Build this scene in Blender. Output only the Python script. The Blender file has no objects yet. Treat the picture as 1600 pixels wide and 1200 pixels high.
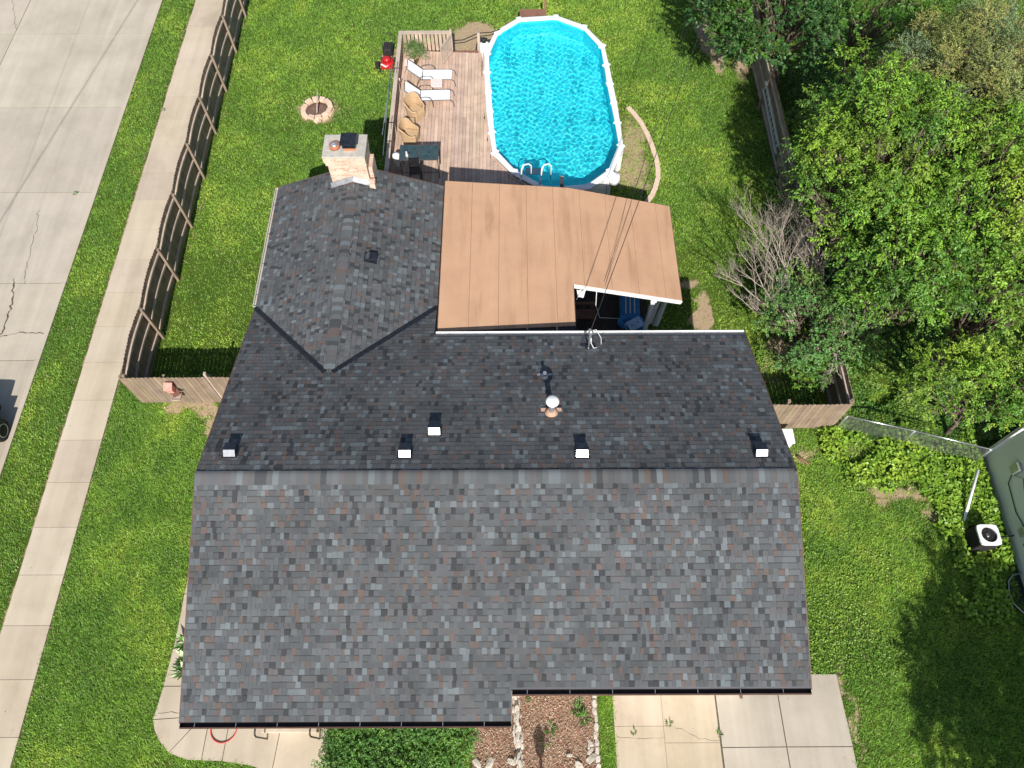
import bpy, math, random
import numpy as np
from mathutils import Vector, Matrix
R_ = math.radians
random.seed(7); rng = np.random.default_rng(11)
SC = bpy.context.scene; COL = SC.collection

# ------------------------------------------------------------------ camera
H = 22.8; FPX = 1161.19
th, ro, ya = R_(61.92), R_(.552), R_(.303)
_c, _s = math.cos(ya), math.sin(ya)
_R0 = Vector((_c, _s, 0)); FW = Vector((-_s*math.cos(th), _c*math.cos(th), -math.sin(th))); _U0 = Vector((-_s*math.sin(th), _c*math.sin(th), math.cos(th)))
RT = _R0*math.cos(ro) - _U0*math.sin(ro); UP = _R0*math.sin(ro) + _U0*math.cos(ro)
cam = bpy.data.cameras.new('camera'); co = bpy.data.objects.new('camera', cam); COL.objects.link(co)
cam.sensor_width = 36; cam.lens = FPX/1600*36; cam.clip_end = 2000; cam.clip_start = .1
B = -FW
co.matrix_world = Matrix(((RT.x, UP.x, B.x, 0), (RT.y, UP.y, B.y, 0), (RT.z, UP.z, B.z, H), (0, 0, 0, 1)))
SC.camera = co
def G(px, py, z=0.0):
    """survey helper: the spot at height z seen at a photo pixel (1600 wide)"""
    d = FW*FPX + RT*(px-800) + UP*(600-py)
    t = (z-H)/d.z
    p = Vector((0, 0, H)) + d*t
    return Vector((p.x, p.y, z))

# ------------------------------------------------------------------ light
SUN = Vector((.066, -1.215, 1)).normalized()
w = bpy.data.worlds.new('World'); SC.world = w; w.use_nodes = True
nt = w.node_tree; bg = nt.nodes['Background']
sky = nt.nodes.new('ShaderNodeTexSky'); sky.sky_type = 'NISHITA'; sky.sun_disc = False
sky.sun_elevation = math.asin(SUN.z); sky.sun_rotation = math.atan2(SUN.x, SUN.y)
nt.links.new(sky.outputs[0], bg.inputs[0]); bg.inputs[1].default_value = .085
sl = bpy.data.lights.new('sun', 'SUN'); sl.energy = 4.75; sl.angle = R_(.55); sl.color = (1, .955, .89)
so = bpy.data.objects.new('sun', sl); COL.objects.link(so); so.rotation_euler = SUN.to_track_quat('Z', 'Y').to_euler(); so.location = (0, -20, 40)
SC.view_settings.view_transform = 'Standard'; SC.view_settings.look = 'None'
SC.view_settings.exposure = .47; SC.view_settings.gamma = 1
SC.render.engine = 'CYCLES'; SC.cycles.max_bounces = 8; SC.cycles.transparent_max_bounces = 12

# ------------------------------------------------------------------ materials
def _n(t, k, **kw):
    n = t.nodes.new(k)
    for a, b in kw.items():
        if a in n.inputs: n.inputs[a].default_value = b
        else: setattr(n, a, b)
    return n
def ramp(t, stops, fac, interp='LINEAR'):
    r = t.nodes.new('ShaderNodeValToRGB'); r.color_ramp.interpolation = interp
    e = r.color_ramp.elements
    while len(e) < len(stops): e.new(.5)
    for i, (p, c) in enumerate(stops):
        e[i].position = p; e[i].color = (*c, 1) if len(c) == 3 else c
    t.links.new(fac, r.inputs[0]); return r.outputs[0]
def noise(t, scale, detail=4, rough=.55, vec=None, dist=0):
    n = _n(t, 'ShaderNodeTexNoise'); n.inputs['Scale'].default_value = scale; n.inputs['Detail'].default_value = detail
    n.inputs['Roughness'].default_value = rough; n.inputs['Distortion'].default_value = dist
    if vec is not None: t.links.new(vec, n.inputs['Vector'])
    return n.outputs['Fac']
def mixc(t, a, b, fac, mode='MIX'):
    m = t.nodes.new('ShaderNodeMix'); m.data_type = 'RGBA'; m.blend_type = mode
    for s, i in ((fac, 0), (a, 6), (b, 7)):
        if hasattr(s, 'is_linked') or hasattr(s, 'node'): t.links.new(s, m.inputs[i])
        else: m.inputs[i].default_value = (*s, 1) if isinstance(s, tuple) and len(s) == 3 else s
    return m.outputs[2]
MATS = {}
def newmat(name):
    m = bpy.data.materials.new(name); m.use_nodes = True; MATS[name] = m
    t = m.node_tree; b = t.nodes['Principled BSDF']
    tc = t.nodes.new('ShaderNodeTexCoord'); geo = t.nodes.new('ShaderNodeNewGeometry')
    return m, t, b, tc, geo
def bump(t, b, h, strength=.3, dist=.01):
    bm = t.nodes.new('ShaderNodeBump'); bm.inputs['Strength'].default_value = strength; bm.inputs['Distance'].default_value = dist
    t.links.new(h, bm.inputs['Height']); t.links.new(bm.outputs[0], b.inputs['Normal'])
def pm(name, c1, c2, scale=4, rough=.7, bs=.2, fine=60, metal=0, spec=.4, fineamt=.25, trans=0):
    """two-tone weathered surface"""
    m, t, b, tc, geo = newmat(name)
    v = geo.outputs['Position']
    f = noise(t, scale, 5, .6, v)
    col = ramp(t, [(.3, c1), (.7, c2)], f)
    g = noise(t, fine, 3, .6, v)
    col = mixc(t, col, ramp(t, [(.3, (.45,)*3), (.7, (1.5,)*3)], g), fineamt, 'MULTIPLY')
    t.links.new(col, b.inputs['Base Color'])
    b.inputs['Roughness'].default_value = rough; b.inputs['Metallic'].default_value = metal
    b.inputs['Specular IOR Level'].default_value = spec
    if bs: bump(t, b, g, bs, .004)
    return m
def vcm(name, rough=.85, spec=.2, bs=.25, fine=120, amt=.35, var=0, metal=0, big=0):
    """colour comes from the mesh's own colour attribute, with fine grain"""
    m, t, b, tc, geo = newmat(name)
    a = t.nodes.new('ShaderNodeAttribute'); a.attribute_name = 'Col'
    g = noise(t, fine, 3, .7, geo.outputs['Position'])
    col = mixc(t, a.outputs['Color'], ramp(t, [(.25, (.35,)*3), (.75, (1.65,)*3)], g), amt, 'MULTIPLY')
    if big:
        g2 = noise(t, big, 4, .6, geo.outputs['Position'])
        col = mixc(t, col, ramp(t, [(.3, (.75,)*3), (.7, (1.2,)*3)], g2), .8, 'MULTIPLY')
    t.links.new(col, b.inputs['Base Color'])
    b.inputs['Roughness'].default_value = rough; b.inputs['Specular IOR Level'].default_value = spec; b.inputs['Metallic'].default_value = metal
    if bs: bump(t, b, g, bs, .004)
    return m
def leafmat(name, trans=.17, rough=.42, spec=.35):
    m, t, b, tc, geo = newmat(name)
    a = t.nodes.new('ShaderNodeAttribute'); a.attribute_name = 'Col'
    t.links.new(a.outputs['Color'], b.inputs['Base Color'])
    b.inputs['Roughness'].default_value = rough; b.inputs['Specular IOR Level'].default_value = spec
    tr = t.nodes.new('ShaderNodeBsdfTranslucent')
    tc2 = mixc(t, a.outputs['Color'], (1.0, 1.15, .45), 1.0, 'MULTIPLY')
    t.links.new(tc2, tr.inputs[0])
    ms = t.nodes.new('ShaderNodeMixShader'); ms.inputs[0].default_value = trans
    t.links.new(b.outputs[0], ms.inputs[1]); t.links.new(tr.outputs[0], ms.inputs[2])
    t.links.new(ms.outputs[0], t.nodes['Material Output'].inputs[0])
    return m
def woodmat(name, c1, c2, dark=(.05, .035, .025), rough=.75, horiz=0):
    """wood with grain along UV v and a tone per board from the colour attribute"""
    m, t, b, tc, geo = newmat(name)
    mp = t.nodes.new('ShaderNodeMapping'); mp.inputs['Scale'].default_value = (1.2, 40, 1) if horiz else (40, 1.2, 1)
    t.links.new(tc.outputs['UV'], mp.inputs['Vector'])
    g = noise(t, 1.0, 5, .65, mp.outputs[0], .4)
    col = ramp(t, [(.2, c1), (.8, c2)], g)
    k = noise(t, 2.2, 4, .6, geo.outputs['Position'])
    col = mixc(t, col, ramp(t, [(.3, (.7,)*3), (.7, (1.25,)*3)], k), .6, 'MULTIPLY')
    a = t.nodes.new('ShaderNodeAttribute'); a.attribute_name = 'Col'
    col = mixc(t, col, a.outputs['Color'], 1.0, 'MULTIPLY')
    t.links.new(col, b.inputs['Base Color']); b.inputs['Roughness'].default_value = rough; b.inputs['Specular IOR Level'].default_value = .2
    bump(t, b, g, .3, .003)
    return m

M = {}
M['shingle'] = vcm('asphalt_shingle', .85, .25, .12, 260, .3, big=.55)
M['white_metal'] = pm('white_painted_metal', (.72, .72, .70), (.82, .82, .80), 3, .4, .05, 30, fineamt=.06)
M['beige_metal'] = pm('beige_gutter_metal', (.40, .36, .31), (.52, .48, .42), 3, .5, .1, 30, fineamt=.15)
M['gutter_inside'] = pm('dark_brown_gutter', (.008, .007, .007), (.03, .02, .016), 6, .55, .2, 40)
M['brown_metal'] = pm('brown_painted_metal', (.10, .055, .04), (.15, .085, .06), 3, .5, .1, 40, fineamt=.1)
M['galv'] = pm('galvanised_metal', (.42, .43, .45), (.62, .63, .64), 6, .35, .1, 50, metal=.7, fineamt=.15)
M['silver'] = pm('bare_aluminium', (.6, .61, .63), (.75, .76, .77), 6, .3, .05, 50, metal=.85, fineamt=.1)
M['vent_dark'] = pm('dark_vent_metal', (.012, .015, .022), (.03, .035, .045), 7, .33, .1, 50, metal=.2, spec=.6)
M['vent_face'] = pm('bright_vent_metal', (.42, .42, .43), (.52, .52, .53), 7, .26, .1, 50, metal=.9)
M['valley'] = pm('black_valley_metal', (.010, .011, .015), (.022, .024, .03), 5, .5, .1, 60)
M['stucco'] = pm('pale_siding', (.42, .39, .33), (.5, .47, .40), 2, .8, .2, 50, fineamt=.12)
M['chim_cap'] = pm('mortar_crown', (.34, .32, .28), (.50, .47, .41), 5, .9, .4, 50)
M['clay'] = pm('clay_flue', (.38, .13, .06), (.5, .2, .10), 8, .8, .2, 60)
M['black'] = pm('black_powder_coat', (.008, .008, .009), (.018, .018, .02), 8, .45, .05, 60)
M['bronze'] = pm('dark_bronze_tube', (.05, .045, .045), (.09, .085, .08), 8, .4, .05, 60)
M['dull_alu'] = pm('dull_aluminium', (.55, .56, .58), (.70, .71, .73), 6, .45, .05, 50, metal=.25, fineamt=.1)
M['white_cloth'] = pm('white_sling_fabric', (.74, .74, .74), (.86, .86, .86), 3, .85, .25, 220, fineamt=.1)
M['red_paint'] = pm('red_enamel', (.38, .012, .015), (.5, .02, .02), 3, .3, .05, 40, fineamt=.08)
M['rubber'] = pm('black_rubber', (.012, .012, .012), (.028, .027, .026), 9, .8, .3, 90)
M['pvc'] = pm('white_vinyl', (.74, .75, .76), (.84, .84, .84), 3, .35, .05, 40, fineamt=.05)
M['pool_plastic'] = pm('pool_rim_plastic', (.70, .71, .72), (.80, .80, .80), 2.5, .4, .05, 40, fineamt=.06)
M['pink'] = pm('faded_pink_plastic', (.72, .50, .47), (.80, .62, .58), 20, .6, .2, 120, fineamt=.3)
M['blue_vinyl'] = pm('blue_vinyl', (.02, .16, .42), (.05, .28, .60), 5, .35, .05, 60, fineamt=.1)
M['lightblue'] = pm('pale_blue_plastic', (.36, .50, .72), (.46, .6, .8), 5, .4, .05, 60, fineamt=.1)
M['redhose'] = pm('red_rubber_hose', (.55, .03, .025), (.65, .06, .05), 9, .45, .05, 60)
M['terracotta'] = pm('terracotta', (.42, .25, .17), (.52, .34, .24), 8, .8, .2, 60)
M['glass_top'] = pm('smoked_table_glass', (.025, .05, .058), (.05, .085, .09), 6, .12, .02, 30, spec=.8, fineamt=.1)
M['stone_blk'] = vcm('concrete_block', .92, .15, .5, 45, .55)
M['wood_gray'] = woodmat('weathered_cedar', (.185, .135, .10), (.34, .26, .195))
M['deck_wood'] = woodmat('deck_board_wood', (.42, .295, .225), (.60, .455, .365))
M['rail_wood'] = woodmat('faded_rail_wood', (.37, .29, .23), (.54, .44, .36))
M['brown_wood'] = woodmat('red_brown_wood', (.17, .08, .055), (.29, .15, .11))
M['bark'] = pm('rough_bark', (.09, .065, .045), (.19, .145, .11), 9, .95, .8, 40)
M['dead_bark'] = pm('bare_grey_wood', (.27, .225, .18), (.42, .36, .305), 9, .9, .5, 50)
M['leaf'] = leafmat('broad_leaf')
M['needle'] = leafmat('cedar_spray', .15, .7, .15)
M['blade'] = leafmat('grass_blade', .30, .5, .25)
M['dirt_fleck'] = vcm('mulch_chips', .95, .1, .3, 90, .4)

def concrete(name, c1, c2, c3, stain=(.5, .38, .24), crazing=0):
    m, t, b, tc, geo = newmat(name); v = geo.outputs['Position']
    f = noise(t, .55, 6, .62, v); col = ramp(t, [(.3, c1), (.5, c2), (.72, c3)], f)
    s = noise(t, .9, 3, .5, v, 1.5); col = mixc(t, col, mixc(t, col, stain, .55), ramp(t, [(.66, (0,)*3), (.82, (.6,)*3)], s))
    mp = t.nodes.new('ShaderNodeMapping'); mp.inputs['Scale'].default_value = (2.2, .12, 1); t.links.new(v, mp.inputs['Vector'])
    st = noise(t, 1, 4, .6, mp.outputs[0]); col = mixc(t, col, ramp(t, [(.3, (.86,)*3), (.7, (1.1,)*3)], st), .7, 'MULTIPLY')
    g = noise(t, 55, 4, .8, v); col = mixc(t, col, ramp(t, [(.25, (.6,)*3), (.75, (1.35,)*3)], g), .35, 'MULTIPLY')
    sp = noise(t, 9, 2, .5, v); col = mixc(t, col, (.10, .09, .08), ramp(t, [(.74, (0,)*3), (.79, (.55,)*3)], sp))
    a = t.nodes.new('ShaderNodeAttribute'); a.attribute_name = 'Col'; col = mixc(t, col, a.outputs['Color'], 1.0, 'MULTIPLY')
    t.links.new(col, b.inputs['Base Color']); b.inputs['Roughness'].default_value = .88; b.inputs['Specular IOR Level'].default_value = .2
    bump(t, b, g, .25, .003)
    return m
M['street'] = concrete('street_concrete', (.39, .345, .28), (.45, .40, .325), (.50, .445, .365))
M['walkc'] = concrete('walk_concrete', (.41, .345, .26), (.485, .41, .315), (.53, .455, .36))
M['drive_old'] = concrete('old_drive_concrete', (.40, .33, .24), (.48, .40, .30), (.53, .45, .35))
M['drive_new'] = concrete('new_drive_concrete', (.385, .335, .27), (.445, .39, .32), (.49, .44, .365))
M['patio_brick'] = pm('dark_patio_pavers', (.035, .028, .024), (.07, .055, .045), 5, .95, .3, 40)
M['joint'] = pm('joint_dirt', (.06, .055, .04), (.16, .14, .10), 9, .95, .2, 50)

def ground_mat():
    m, t, b, tc, geo = newmat('soil_and_thatch'); v = geo.outputs['Position']
    f = noise(t, .6, 5, .6, v); col = ramp(t, [(.3, (.05, .085, .015)), (.7, (.085, .13, .022))], f)
    g = noise(t, 28, 4, .75, v); col = mixc(t, col, ramp(t, [(.3, (.3, .35, .25)), (.7, (1.6, 1.5, 1.2))], g), .8, 'MULTIPLY')
    a = t.nodes.new('ShaderNodeAttribute'); a.attribute_name = 'Bare'
    soil = ramp(t, [(.3, (.26, .19, .11)), (.7, (.46, .35, .23))], noise(t, 11, 5, .7, v))
    n2 = noise(t, 7, 5, .7, v)
    add = t.nodes.new('ShaderNodeMath'); add.operation = 'ADD'; t.links.new(a.outputs['Fac'], add.inputs[0]); 
    sub = t.nodes.new('ShaderNodeMath'); sub.operation = 'MULTIPLY_ADD'; t.links.new(n2, sub.inputs[0]); sub.inputs[1].default_value = .9; sub.inputs[2].default_value = -.45
    t.links.new(sub.outputs[0], add.inputs[1])
    col = mixc(t, col, soil, ramp(t, [(.35, (0,)*3), (.6, (1,)*3)], add.outputs[0]))
    t.links.new(col, b.inputs['Base Color']); b.inputs['Roughness'].default_value = .95; b.inputs['Specular IOR Level'].default_value = .1
    bump(t, b, g, .6, .02)
    return m
M['ground'] = ground_mat()

def roof_roll():
    m, t, b, tc, geo = newmat('terracotta_roll_roofing'); v = geo.outputs['Position']
    f = noise(t, .8, 5, .6, v); col = ramp(t, [(.3, (.43, .258, .158)), (.55, (.485, .297, .185)), (.75, (.52, .325, .205))], f)
    mp = t.nodes.new('ShaderNodeMapping'); mp.inputs['Scale'].default_value = (2.4, .22, 1); t.links.new(v, mp.inputs['Vector'])
    st = noise(t, 1, 6, .65, mp.outputs[0], .3); col = mixc(t, col, ramp(t, [(.3, (.70, .67, .64)), (.46, (.97,)*3), (.75, (1.08,)*3)], st), .75, 'MULTIPLY')
    g = noise(t, 130, 3, .8, v); col = mixc(t, col, ramp(t, [(.25, (.6,)*3), (.75, (1.4,)*3)], g), .35, 'MULTIPLY')
    t.links.new(col, b.inputs['Base Color']); b.inputs['Roughness'].default_value = .93; b.inputs['Specular IOR Level'].default_value = .12
    bump(t, b, g, .3, .004)
    return m
M['roll'] = roof_roll()

def brickmat():
    m, t, b, tc, geo = newmat('chimney_brick')
    br = t.nodes.new('ShaderNodeTexBrick'); t.links.new(tc.outputs['UV'], br.inputs['Vector'])
    br.inputs['Scale'].default_value = 1; br.inputs['Brick Width'].default_value = .205; br.inputs['Row Height'].default_value = .072
    br.inputs['Mortar Size'].default_value = .007; br.inputs['Mortar Smooth'].default_value = .3; br.inputs['Bias'].default_value = -.1
    br.inputs['Color1'].default_value = (.50, .25, .155, 1); br.inputs['Color2'].default_value = (.66, .52, .39, 1); br.inputs['Mortar'].default_value = (.62, .57, .49, 1)
    f = noise(t, 7, 4, .7, geo.outputs['Position']); col = mixc(t, br.outputs['Color'], (.62, .52, .42), ramp(t, [(.42, (0,)*3), (.66, (.8,)*3)], f))
    t.links.new(col, b.inputs['Base Color']); b.inputs['Roughness'].default_value = .9; b.inputs['Specular IOR Level'].default_value = .15
    bm = t.nodes.new('ShaderNodeBump'); bm.invert = True; bm.inputs['Strength'].default_value = .6; bm.inputs['Distance'].default_value = .01
    t.links.new(br.outputs['Fac'], bm.inputs['Height']); t.links.new(bm.outputs[0], b.inputs['Normal'])
    return m
M['brick'] = brickmat()
def wicker():
    m, t, b, tc, geo = newmat('woven_wicker')
    ck = t.nodes.new('ShaderNodeTexBrick'); t.links.new(tc.outputs['UV'], ck.inputs['Vector'])
    ck.inputs['Brick Width'].default_value = .03; ck.inputs['Row Height'].default_value = .012; ck.inputs['Mortar Size'].default_value = .002; ck.inputs['Scale'].default_value = 1
    ck.inputs['Color1'].default_value = (.50, .34, .19, 1); ck.inputs['Color2'].default_value = (.60, .43, .26, 1); ck.inputs['Mortar'].default_value = (.30, .19, .10, 1)
    t.links.new(ck.outputs['Color'], b.inputs['Base Color']); b.inputs['Roughness'].default_value = .7
    return m
M['wicker'] = wicker()
def liner():
    m, t, b, tc, geo = newmat('aqua_pool_liner'); v = geo.outputs['Position']
    vo = t.nodes.new('ShaderNodeTexVoronoi'); vo.feature = 'SMOOTH_F1'; vo.inputs['Scale'].default_value = 3.0; vo.inputs['Smoothness'].default_value = .6
    t.links.new(v, vo.inputs['Vector'])
    col = ramp(t, [(.2, (.02, .68, .80)), (.7, (.05, .79, .88))], vo.outputs['Distance'])
    t.links.new(col, b.inputs['Base Color']); b.inputs['Roughness'].default_value = .6
    return m
M['liner'] = liner()

# ------------------------------------------------------------------ mesh building
ORG = {}
class MB:
    def __init__(s): s.v = []; s.f = []; s.c = []; s.sm = []
    def add(s, vs, fs, col=(1, 1, 1), smooth=False):
        n = len(s.v); s.v += [tuple(p) for p in vs]
        for f in fs: s.f.append(tuple(i+n for i in f)); s.c.append(col); s.sm.append(smooth)
        return s
    def box(s, x0, x1, y0, y1, z0, z1, col=(1, 1, 1)):
        return s.add([(x0, y0, z0), (x1, y0, z0), (x1, y1, z0), (x0, y1, z0), (x0, y0, z1), (x1, y0, z1), (x1, y1, z1), (x0, y1, z1)],
                     [(0, 3, 2, 1), (4, 5, 6, 7), (0, 1, 5, 4), (1, 2, 6, 5), (2, 3, 7, 6), (3, 0, 4, 7)], col)
    def bar(s, a, b, w, h, up=(0, 0, 1), col=(1, 1, 1)):
        """rectangular bar from a to b, w across, h along 'up'"""
        a, b = Vector(a), Vector(b); d = (b-a).normalized(); u = Vector(up); u = (u-d*u.dot(d))
        if u.length < 1e-5: u = Vector((0, 1, 0)); u = u-d*u.dot(d)
        u.normalize(); r = d.cross(u); vs = []
        for p in (a, b):
            for i, j in ((-1, -1), (1, -1), (1, 1), (-1, 1)): vs.append(p + r*(i*w/2) + u*(j*h/2))
        return s.add(vs, [(0, 1, 2, 3), (7, 6, 5, 4), (0, 4, 5, 1), (1, 5, 6, 2), (2, 6, 7, 3), (3, 7, 4, 0)], col)
    def prism(s, poly, z0, z1, col=(1, 1, 1)):
        n = len(poly); a = sum(poly[i][0]*poly[(i+1) % n][1]-poly[(i+1) % n][0]*poly[i][1] for i in range(n))
        if a < 0: poly = poly[::-1]
        vs = [(p[0], p[1], z0) for p in poly] + [(p[0], p[1], z1) for p in poly]
        fs = [tuple(range(n-1, -1, -1)), tuple(range(n, 2*n))] + [(i, (i+1) % n, n+(i+1) % n, n+i) for i in range(n)]
        return s.add(vs, fs, col)
    def slab(s, pts, t, col=(1, 1, 1)):
        """planar polygon of 3D points (counter-clockwise seen from above), thickness t downwards"""
        n = len(pts); lo = [Vector(p)-Vector((0, 0, t)) for p in pts]
        return s.add([Vector(p) for p in pts]+lo, [tuple(range(n)), tuple(range(2*n-1, n-1, -1))] + [(i, n+i, n+(i+1) % n, (i+1) % n) for i in range(n)], col)
    def tube(s, pts, r, n=8, col=(1, 1, 1), cap=True, smooth=True):
        pts = [Vector(p) for p in pts]; rs = r if isinstance(r, (list, tuple)) else [r]*len(pts)
        base = len(s.v); prev = None
        for i, p in enumerate(pts):
            d = (pts[min(i+1, len(pts)-1)]-pts[max(i-1, 0)]).normalized()
            u = prev if prev else (Vector((0, 0, 1)) if abs(d.z) < .9 else Vector((1, 0, 0)))
            u = (u-d*u.dot(d)).normalized(); prev = u; q = d.cross(u)
            for k in range(n):
                a = 2*math.pi*k/n; s.v.append(tuple(p+(u*math.cos(a)+q*math.sin(a))*rs[i]))
        for i in range(len(pts)-1):
            for k in range(n):
                a, b = base+i*n+k, base+i*n+(k+1) % n
                s.f.append((a, b, b+n, a+n)); s.c.append(col); s.sm.append(smooth)
        if cap:
            s.f.append(tuple(base+k for k in range(n-1, -1, -1))); s.c.append(col); s.sm.append(False)
            e = base+(len(pts)-1)*n; s.f.append(tuple(e+k for k in range(n))); s.c.append(col); s.sm.append(False)
        return s
    def lathe(s, c, prof, n=20, col=(1, 1, 1), smooth=True):
        """profile [(r,z)...] bottom to top round a vertical axis at c"""
        base = len(s.v)
        for r, z in prof:
            for k in range(n):
                a = 2*math.pi*k/n; s.v.append((c[0]+r*math.cos(a), c[1]+r*math.sin(a), c[2]+z))
        for i in range(len(prof)-1):
            for k in range(n):
                a, b = base+i*n+k, base+i*n+(k+1) % n
                s.f.append((a, b, b+n, a+n)); s.c.append(col); s.sm.append(smooth)
        if prof[0][0] > 1e-4: s.f.append(tuple(base+k for k in range(n-1, -1, -1))); s.c.append(col); s.sm.append(False)
        if prof[-1][0] > 1e-4:
            e = base+(len(prof)-1)*n; s.f.append(tuple(e+k for k in range(n))); s.c.append(col); s.sm.append(False)
        return s
    def grid(s, P, col=(1, 1, 1), smooth=True, flip=False):
        """P[i][j] 3D points"""
        base = len(s.v); m = len(P[0])
        for row in P: s.v += [tuple(p) for p in row]
        for i in range(len(P)-1):
            for j in range(m-1):
                a = base+i*m+j; f = (a, a+1, a+m+1, a+m)
                s.f.append(f[::-1] if flip else f); s.c.append(col); s.sm.append(smooth)
        return s
    def build(s, name, mat, parent=None, base=None, bevel=0):
        o = Vector((0, 0, 0))
        if parent is not None: o = ORG[parent.name]
        elif base is not None: o = Vector(base)
        me = bpy.data.meshes.new(name); me.from_pydata([(a-o.x, b-o.y, c-o.z) for a, b, c in s.v], [], s.f)
        n = len(me.polygons); nl = len(me.loops)
        me.polygons.foreach_set('use_smooth', s.sm)
        lt = np.empty(n, int); me.polygons.foreach_get('loop_total', lt)
        fc = np.repeat(np.array([(*c, 1) for c in s.c], np.float32), lt, axis=0)
        a = me.color_attributes.new('Col', 'FLOAT_COLOR', 'CORNER'); a.data.foreach_set('color', fc.ravel())
        nn = np.empty(n*3); me.polygons.foreach_get('normal', nn); nn = np.abs(np.repeat(nn.reshape(-1, 3), lt, axis=0))
        vi = np.empty(nl, int); me.loops.foreach_get('vertex_index', vi); V = np.array(s.v)[vi]
        uv = np.where((nn[:, 2:3] > .75), V[:, :2], np.where((nn[:, 0:1] > nn[:, 1:2]), V[:, 1:3], V[:, [0, 2]]))
        ul = me.uv_layers.new(name='UVMap'); ul.data.foreach_set('uv', uv.astype(np.float32).ravel())
        me.materials.append(mat); me.validate(); me.update()
        ob = bpy.data.objects.new(name, me); COL.objects.link(ob)
        if parent is not None: ob.parent = parent; ORG[ob.name] = o
        else: ob.location = o; ORG[ob.name] = o
        if bevel:
            md = ob.modifiers.new('bevel', 'BEVEL'); md.width = bevel; md.segments = 2; md.limit_method = 'ANGLE'; md.angle_limit = R_(40)
        return ob
def bulk(name, mat, V, F, C, parent=None, base=(0, 0, 0)):
    """large mesh from numpy arrays; C per vertex"""
    o = ORG[parent.name] if parent is not None else Vector(base)
    me = bpy.data.meshes.new(name); n = len(V); k = F.shape[1]
    me.vertices.add(n); me.vertices.foreach_set('co', (V-np.array(o)).astype(np.float32).ravel())
    me.loops.add(F.size); me.loops.foreach_set('vertex_index', F.astype(np.int32).ravel())
    me.polygons.add(len(F)); me.polygons.foreach_set('loop_start', np.arange(0, F.size, k, dtype=np.int32))
    me.polygons.foreach_set('loop_total', np.full(len(F), k, dtype=np.int32))
    me.update(calc_edges=True)
    a = me.color_attributes.new('Col', 'FLOAT_COLOR', 'POINT'); a.data.foreach_set('color', np.concatenate([C, np.ones((n, 1))], 1).astype(np.float32).ravel())
    me.materials.append(mat)
    ob = bpy.data.objects.new(name, me); COL.objects.link(ob)
    if parent is not None: ob.parent = parent
    else: ob.location = o
    ORG[ob.name] = o
    return ob
def tag(o, label=None, cat=None, group=None, kind=None):
    if label: o['label'] = label
    if cat: o['category'] = cat
    if group: o['group'] = group
    if kind: o['kind'] = kind
    return o
def thing(name, loc, label, cat, group=None, rz=0, local=False):
    o = bpy.data.objects.new(name, None); COL.objects.link(o); o.location = loc; o.rotation_euler = (0, 0, rz)
    o.empty_display_size = .2
    ORG[o.name] = Vector((0, 0, 0)) if local else Vector(loc)
    return tag(o, label, cat, group)
def copy_tree(o, parent=None, loc=None, rz=None, label=None):
    c = o.copy(); COL.objects.link(c); ORG[c.name] = ORG[o.name]
    if parent is not None: c.parent = parent
    if loc is not None: c.location = loc
    if rz is not None: c.rotation_euler.z = rz
    if label: c['label'] = label
    for ch in [x for x in list(bpy.data.objects) if x.parent == o]: copy_tree(ch, c)
    return c
ORD = 'first second third fourth fifth sixth seventh eighth ninth tenth eleventh twelfth thirteenth fourteenth fifteenth sixteenth seventeenth eighteenth nineteenth twentieth'.split()
def ordinal(i): return ORD[i] if i < 20 else 'twenty-'+ORD[i-20] if i < 29 else 'thirtieth'
def struct(mb, name, mat, base=None): return tag(mb.build(name, mat, base=base), kind='structure')

def vnoise(x, y, sc, seed=0):
    """smooth value noise 0..1"""
    r = np.random.default_rng(seed).random((256, 256)); x = np.asarray(x)*sc+500; y = np.asarray(y)*sc+500
    xi = np.floor(x).astype(int); yi = np.floor(y).astype(int); fx = x-xi; fy = y-yi; fx = fx*fx*(3-2*fx); fy = fy*fy*(3-2*fy)
    g = lambda a, b: r[a % 256, b % 256]
    return (g(xi, yi)*(1-fx)+g(xi+1, yi)*fx)*(1-fy)+(g(xi, yi+1)*(1-fx)+g(xi+1, yi+1)*fx)*fy
def fbm(x, y, sc, seed=0, o=4): return sum(vnoise(x, y, sc*2**i, seed+i)*.5**i for i in range(o))/sum(.5**i for i in range(o))

# ================================================================== GROUND, STREET, WALKS
# bare patches: (x, y, rx, ry, strength)
BARE = [(9.55, 13.0, .7, .9, 1.0), (9.3, 12.2, .6, .5, .7), (6.95, 15.1, .28, .75, 1.0), (6.5, 16.4, .35, .35, .7), (-10.9, 11.25, 1.0, .22, 1.0), (-9.6, 11.2, .9, .2, .8), (-10.1, 10.75, .6, .35, .8),
        (9.05, 30.4, .5, 1.3, .95), (9.2, 28.7, .3, .9, .9), (5.0, 23.2, .75, 2.1, .62), (4.9, 21.8, .8, .9, .6), (-1.75, 30.1, 1.15, 1.1, 1.3), (10.2, 29.5, .3, 2.2, .8), (9.6, 9.4, .55, .25, .6),
        (12.6, 8.1, 1.3, .28, .85), (13.4, 7.4, .5, .3, .8), (9.45, 1.8, .18, 1.6, .6), (6.6, .8, .2, .2, 0), (-8.4, 25.6, .9, .8, .8), (-9.6, 10.0, .35, .5, .8), (7.6, 8, .25, 4, .45), (10.8, 9.6, 1.4, .3, .5),
        (2.55, 1.2, .12, .4, .35), (-5.6, 29, .5, .8, .6), (-9.8, .3, .5, .15, .3), (10.2, 3.6, .3, .5, .35)]
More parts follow.
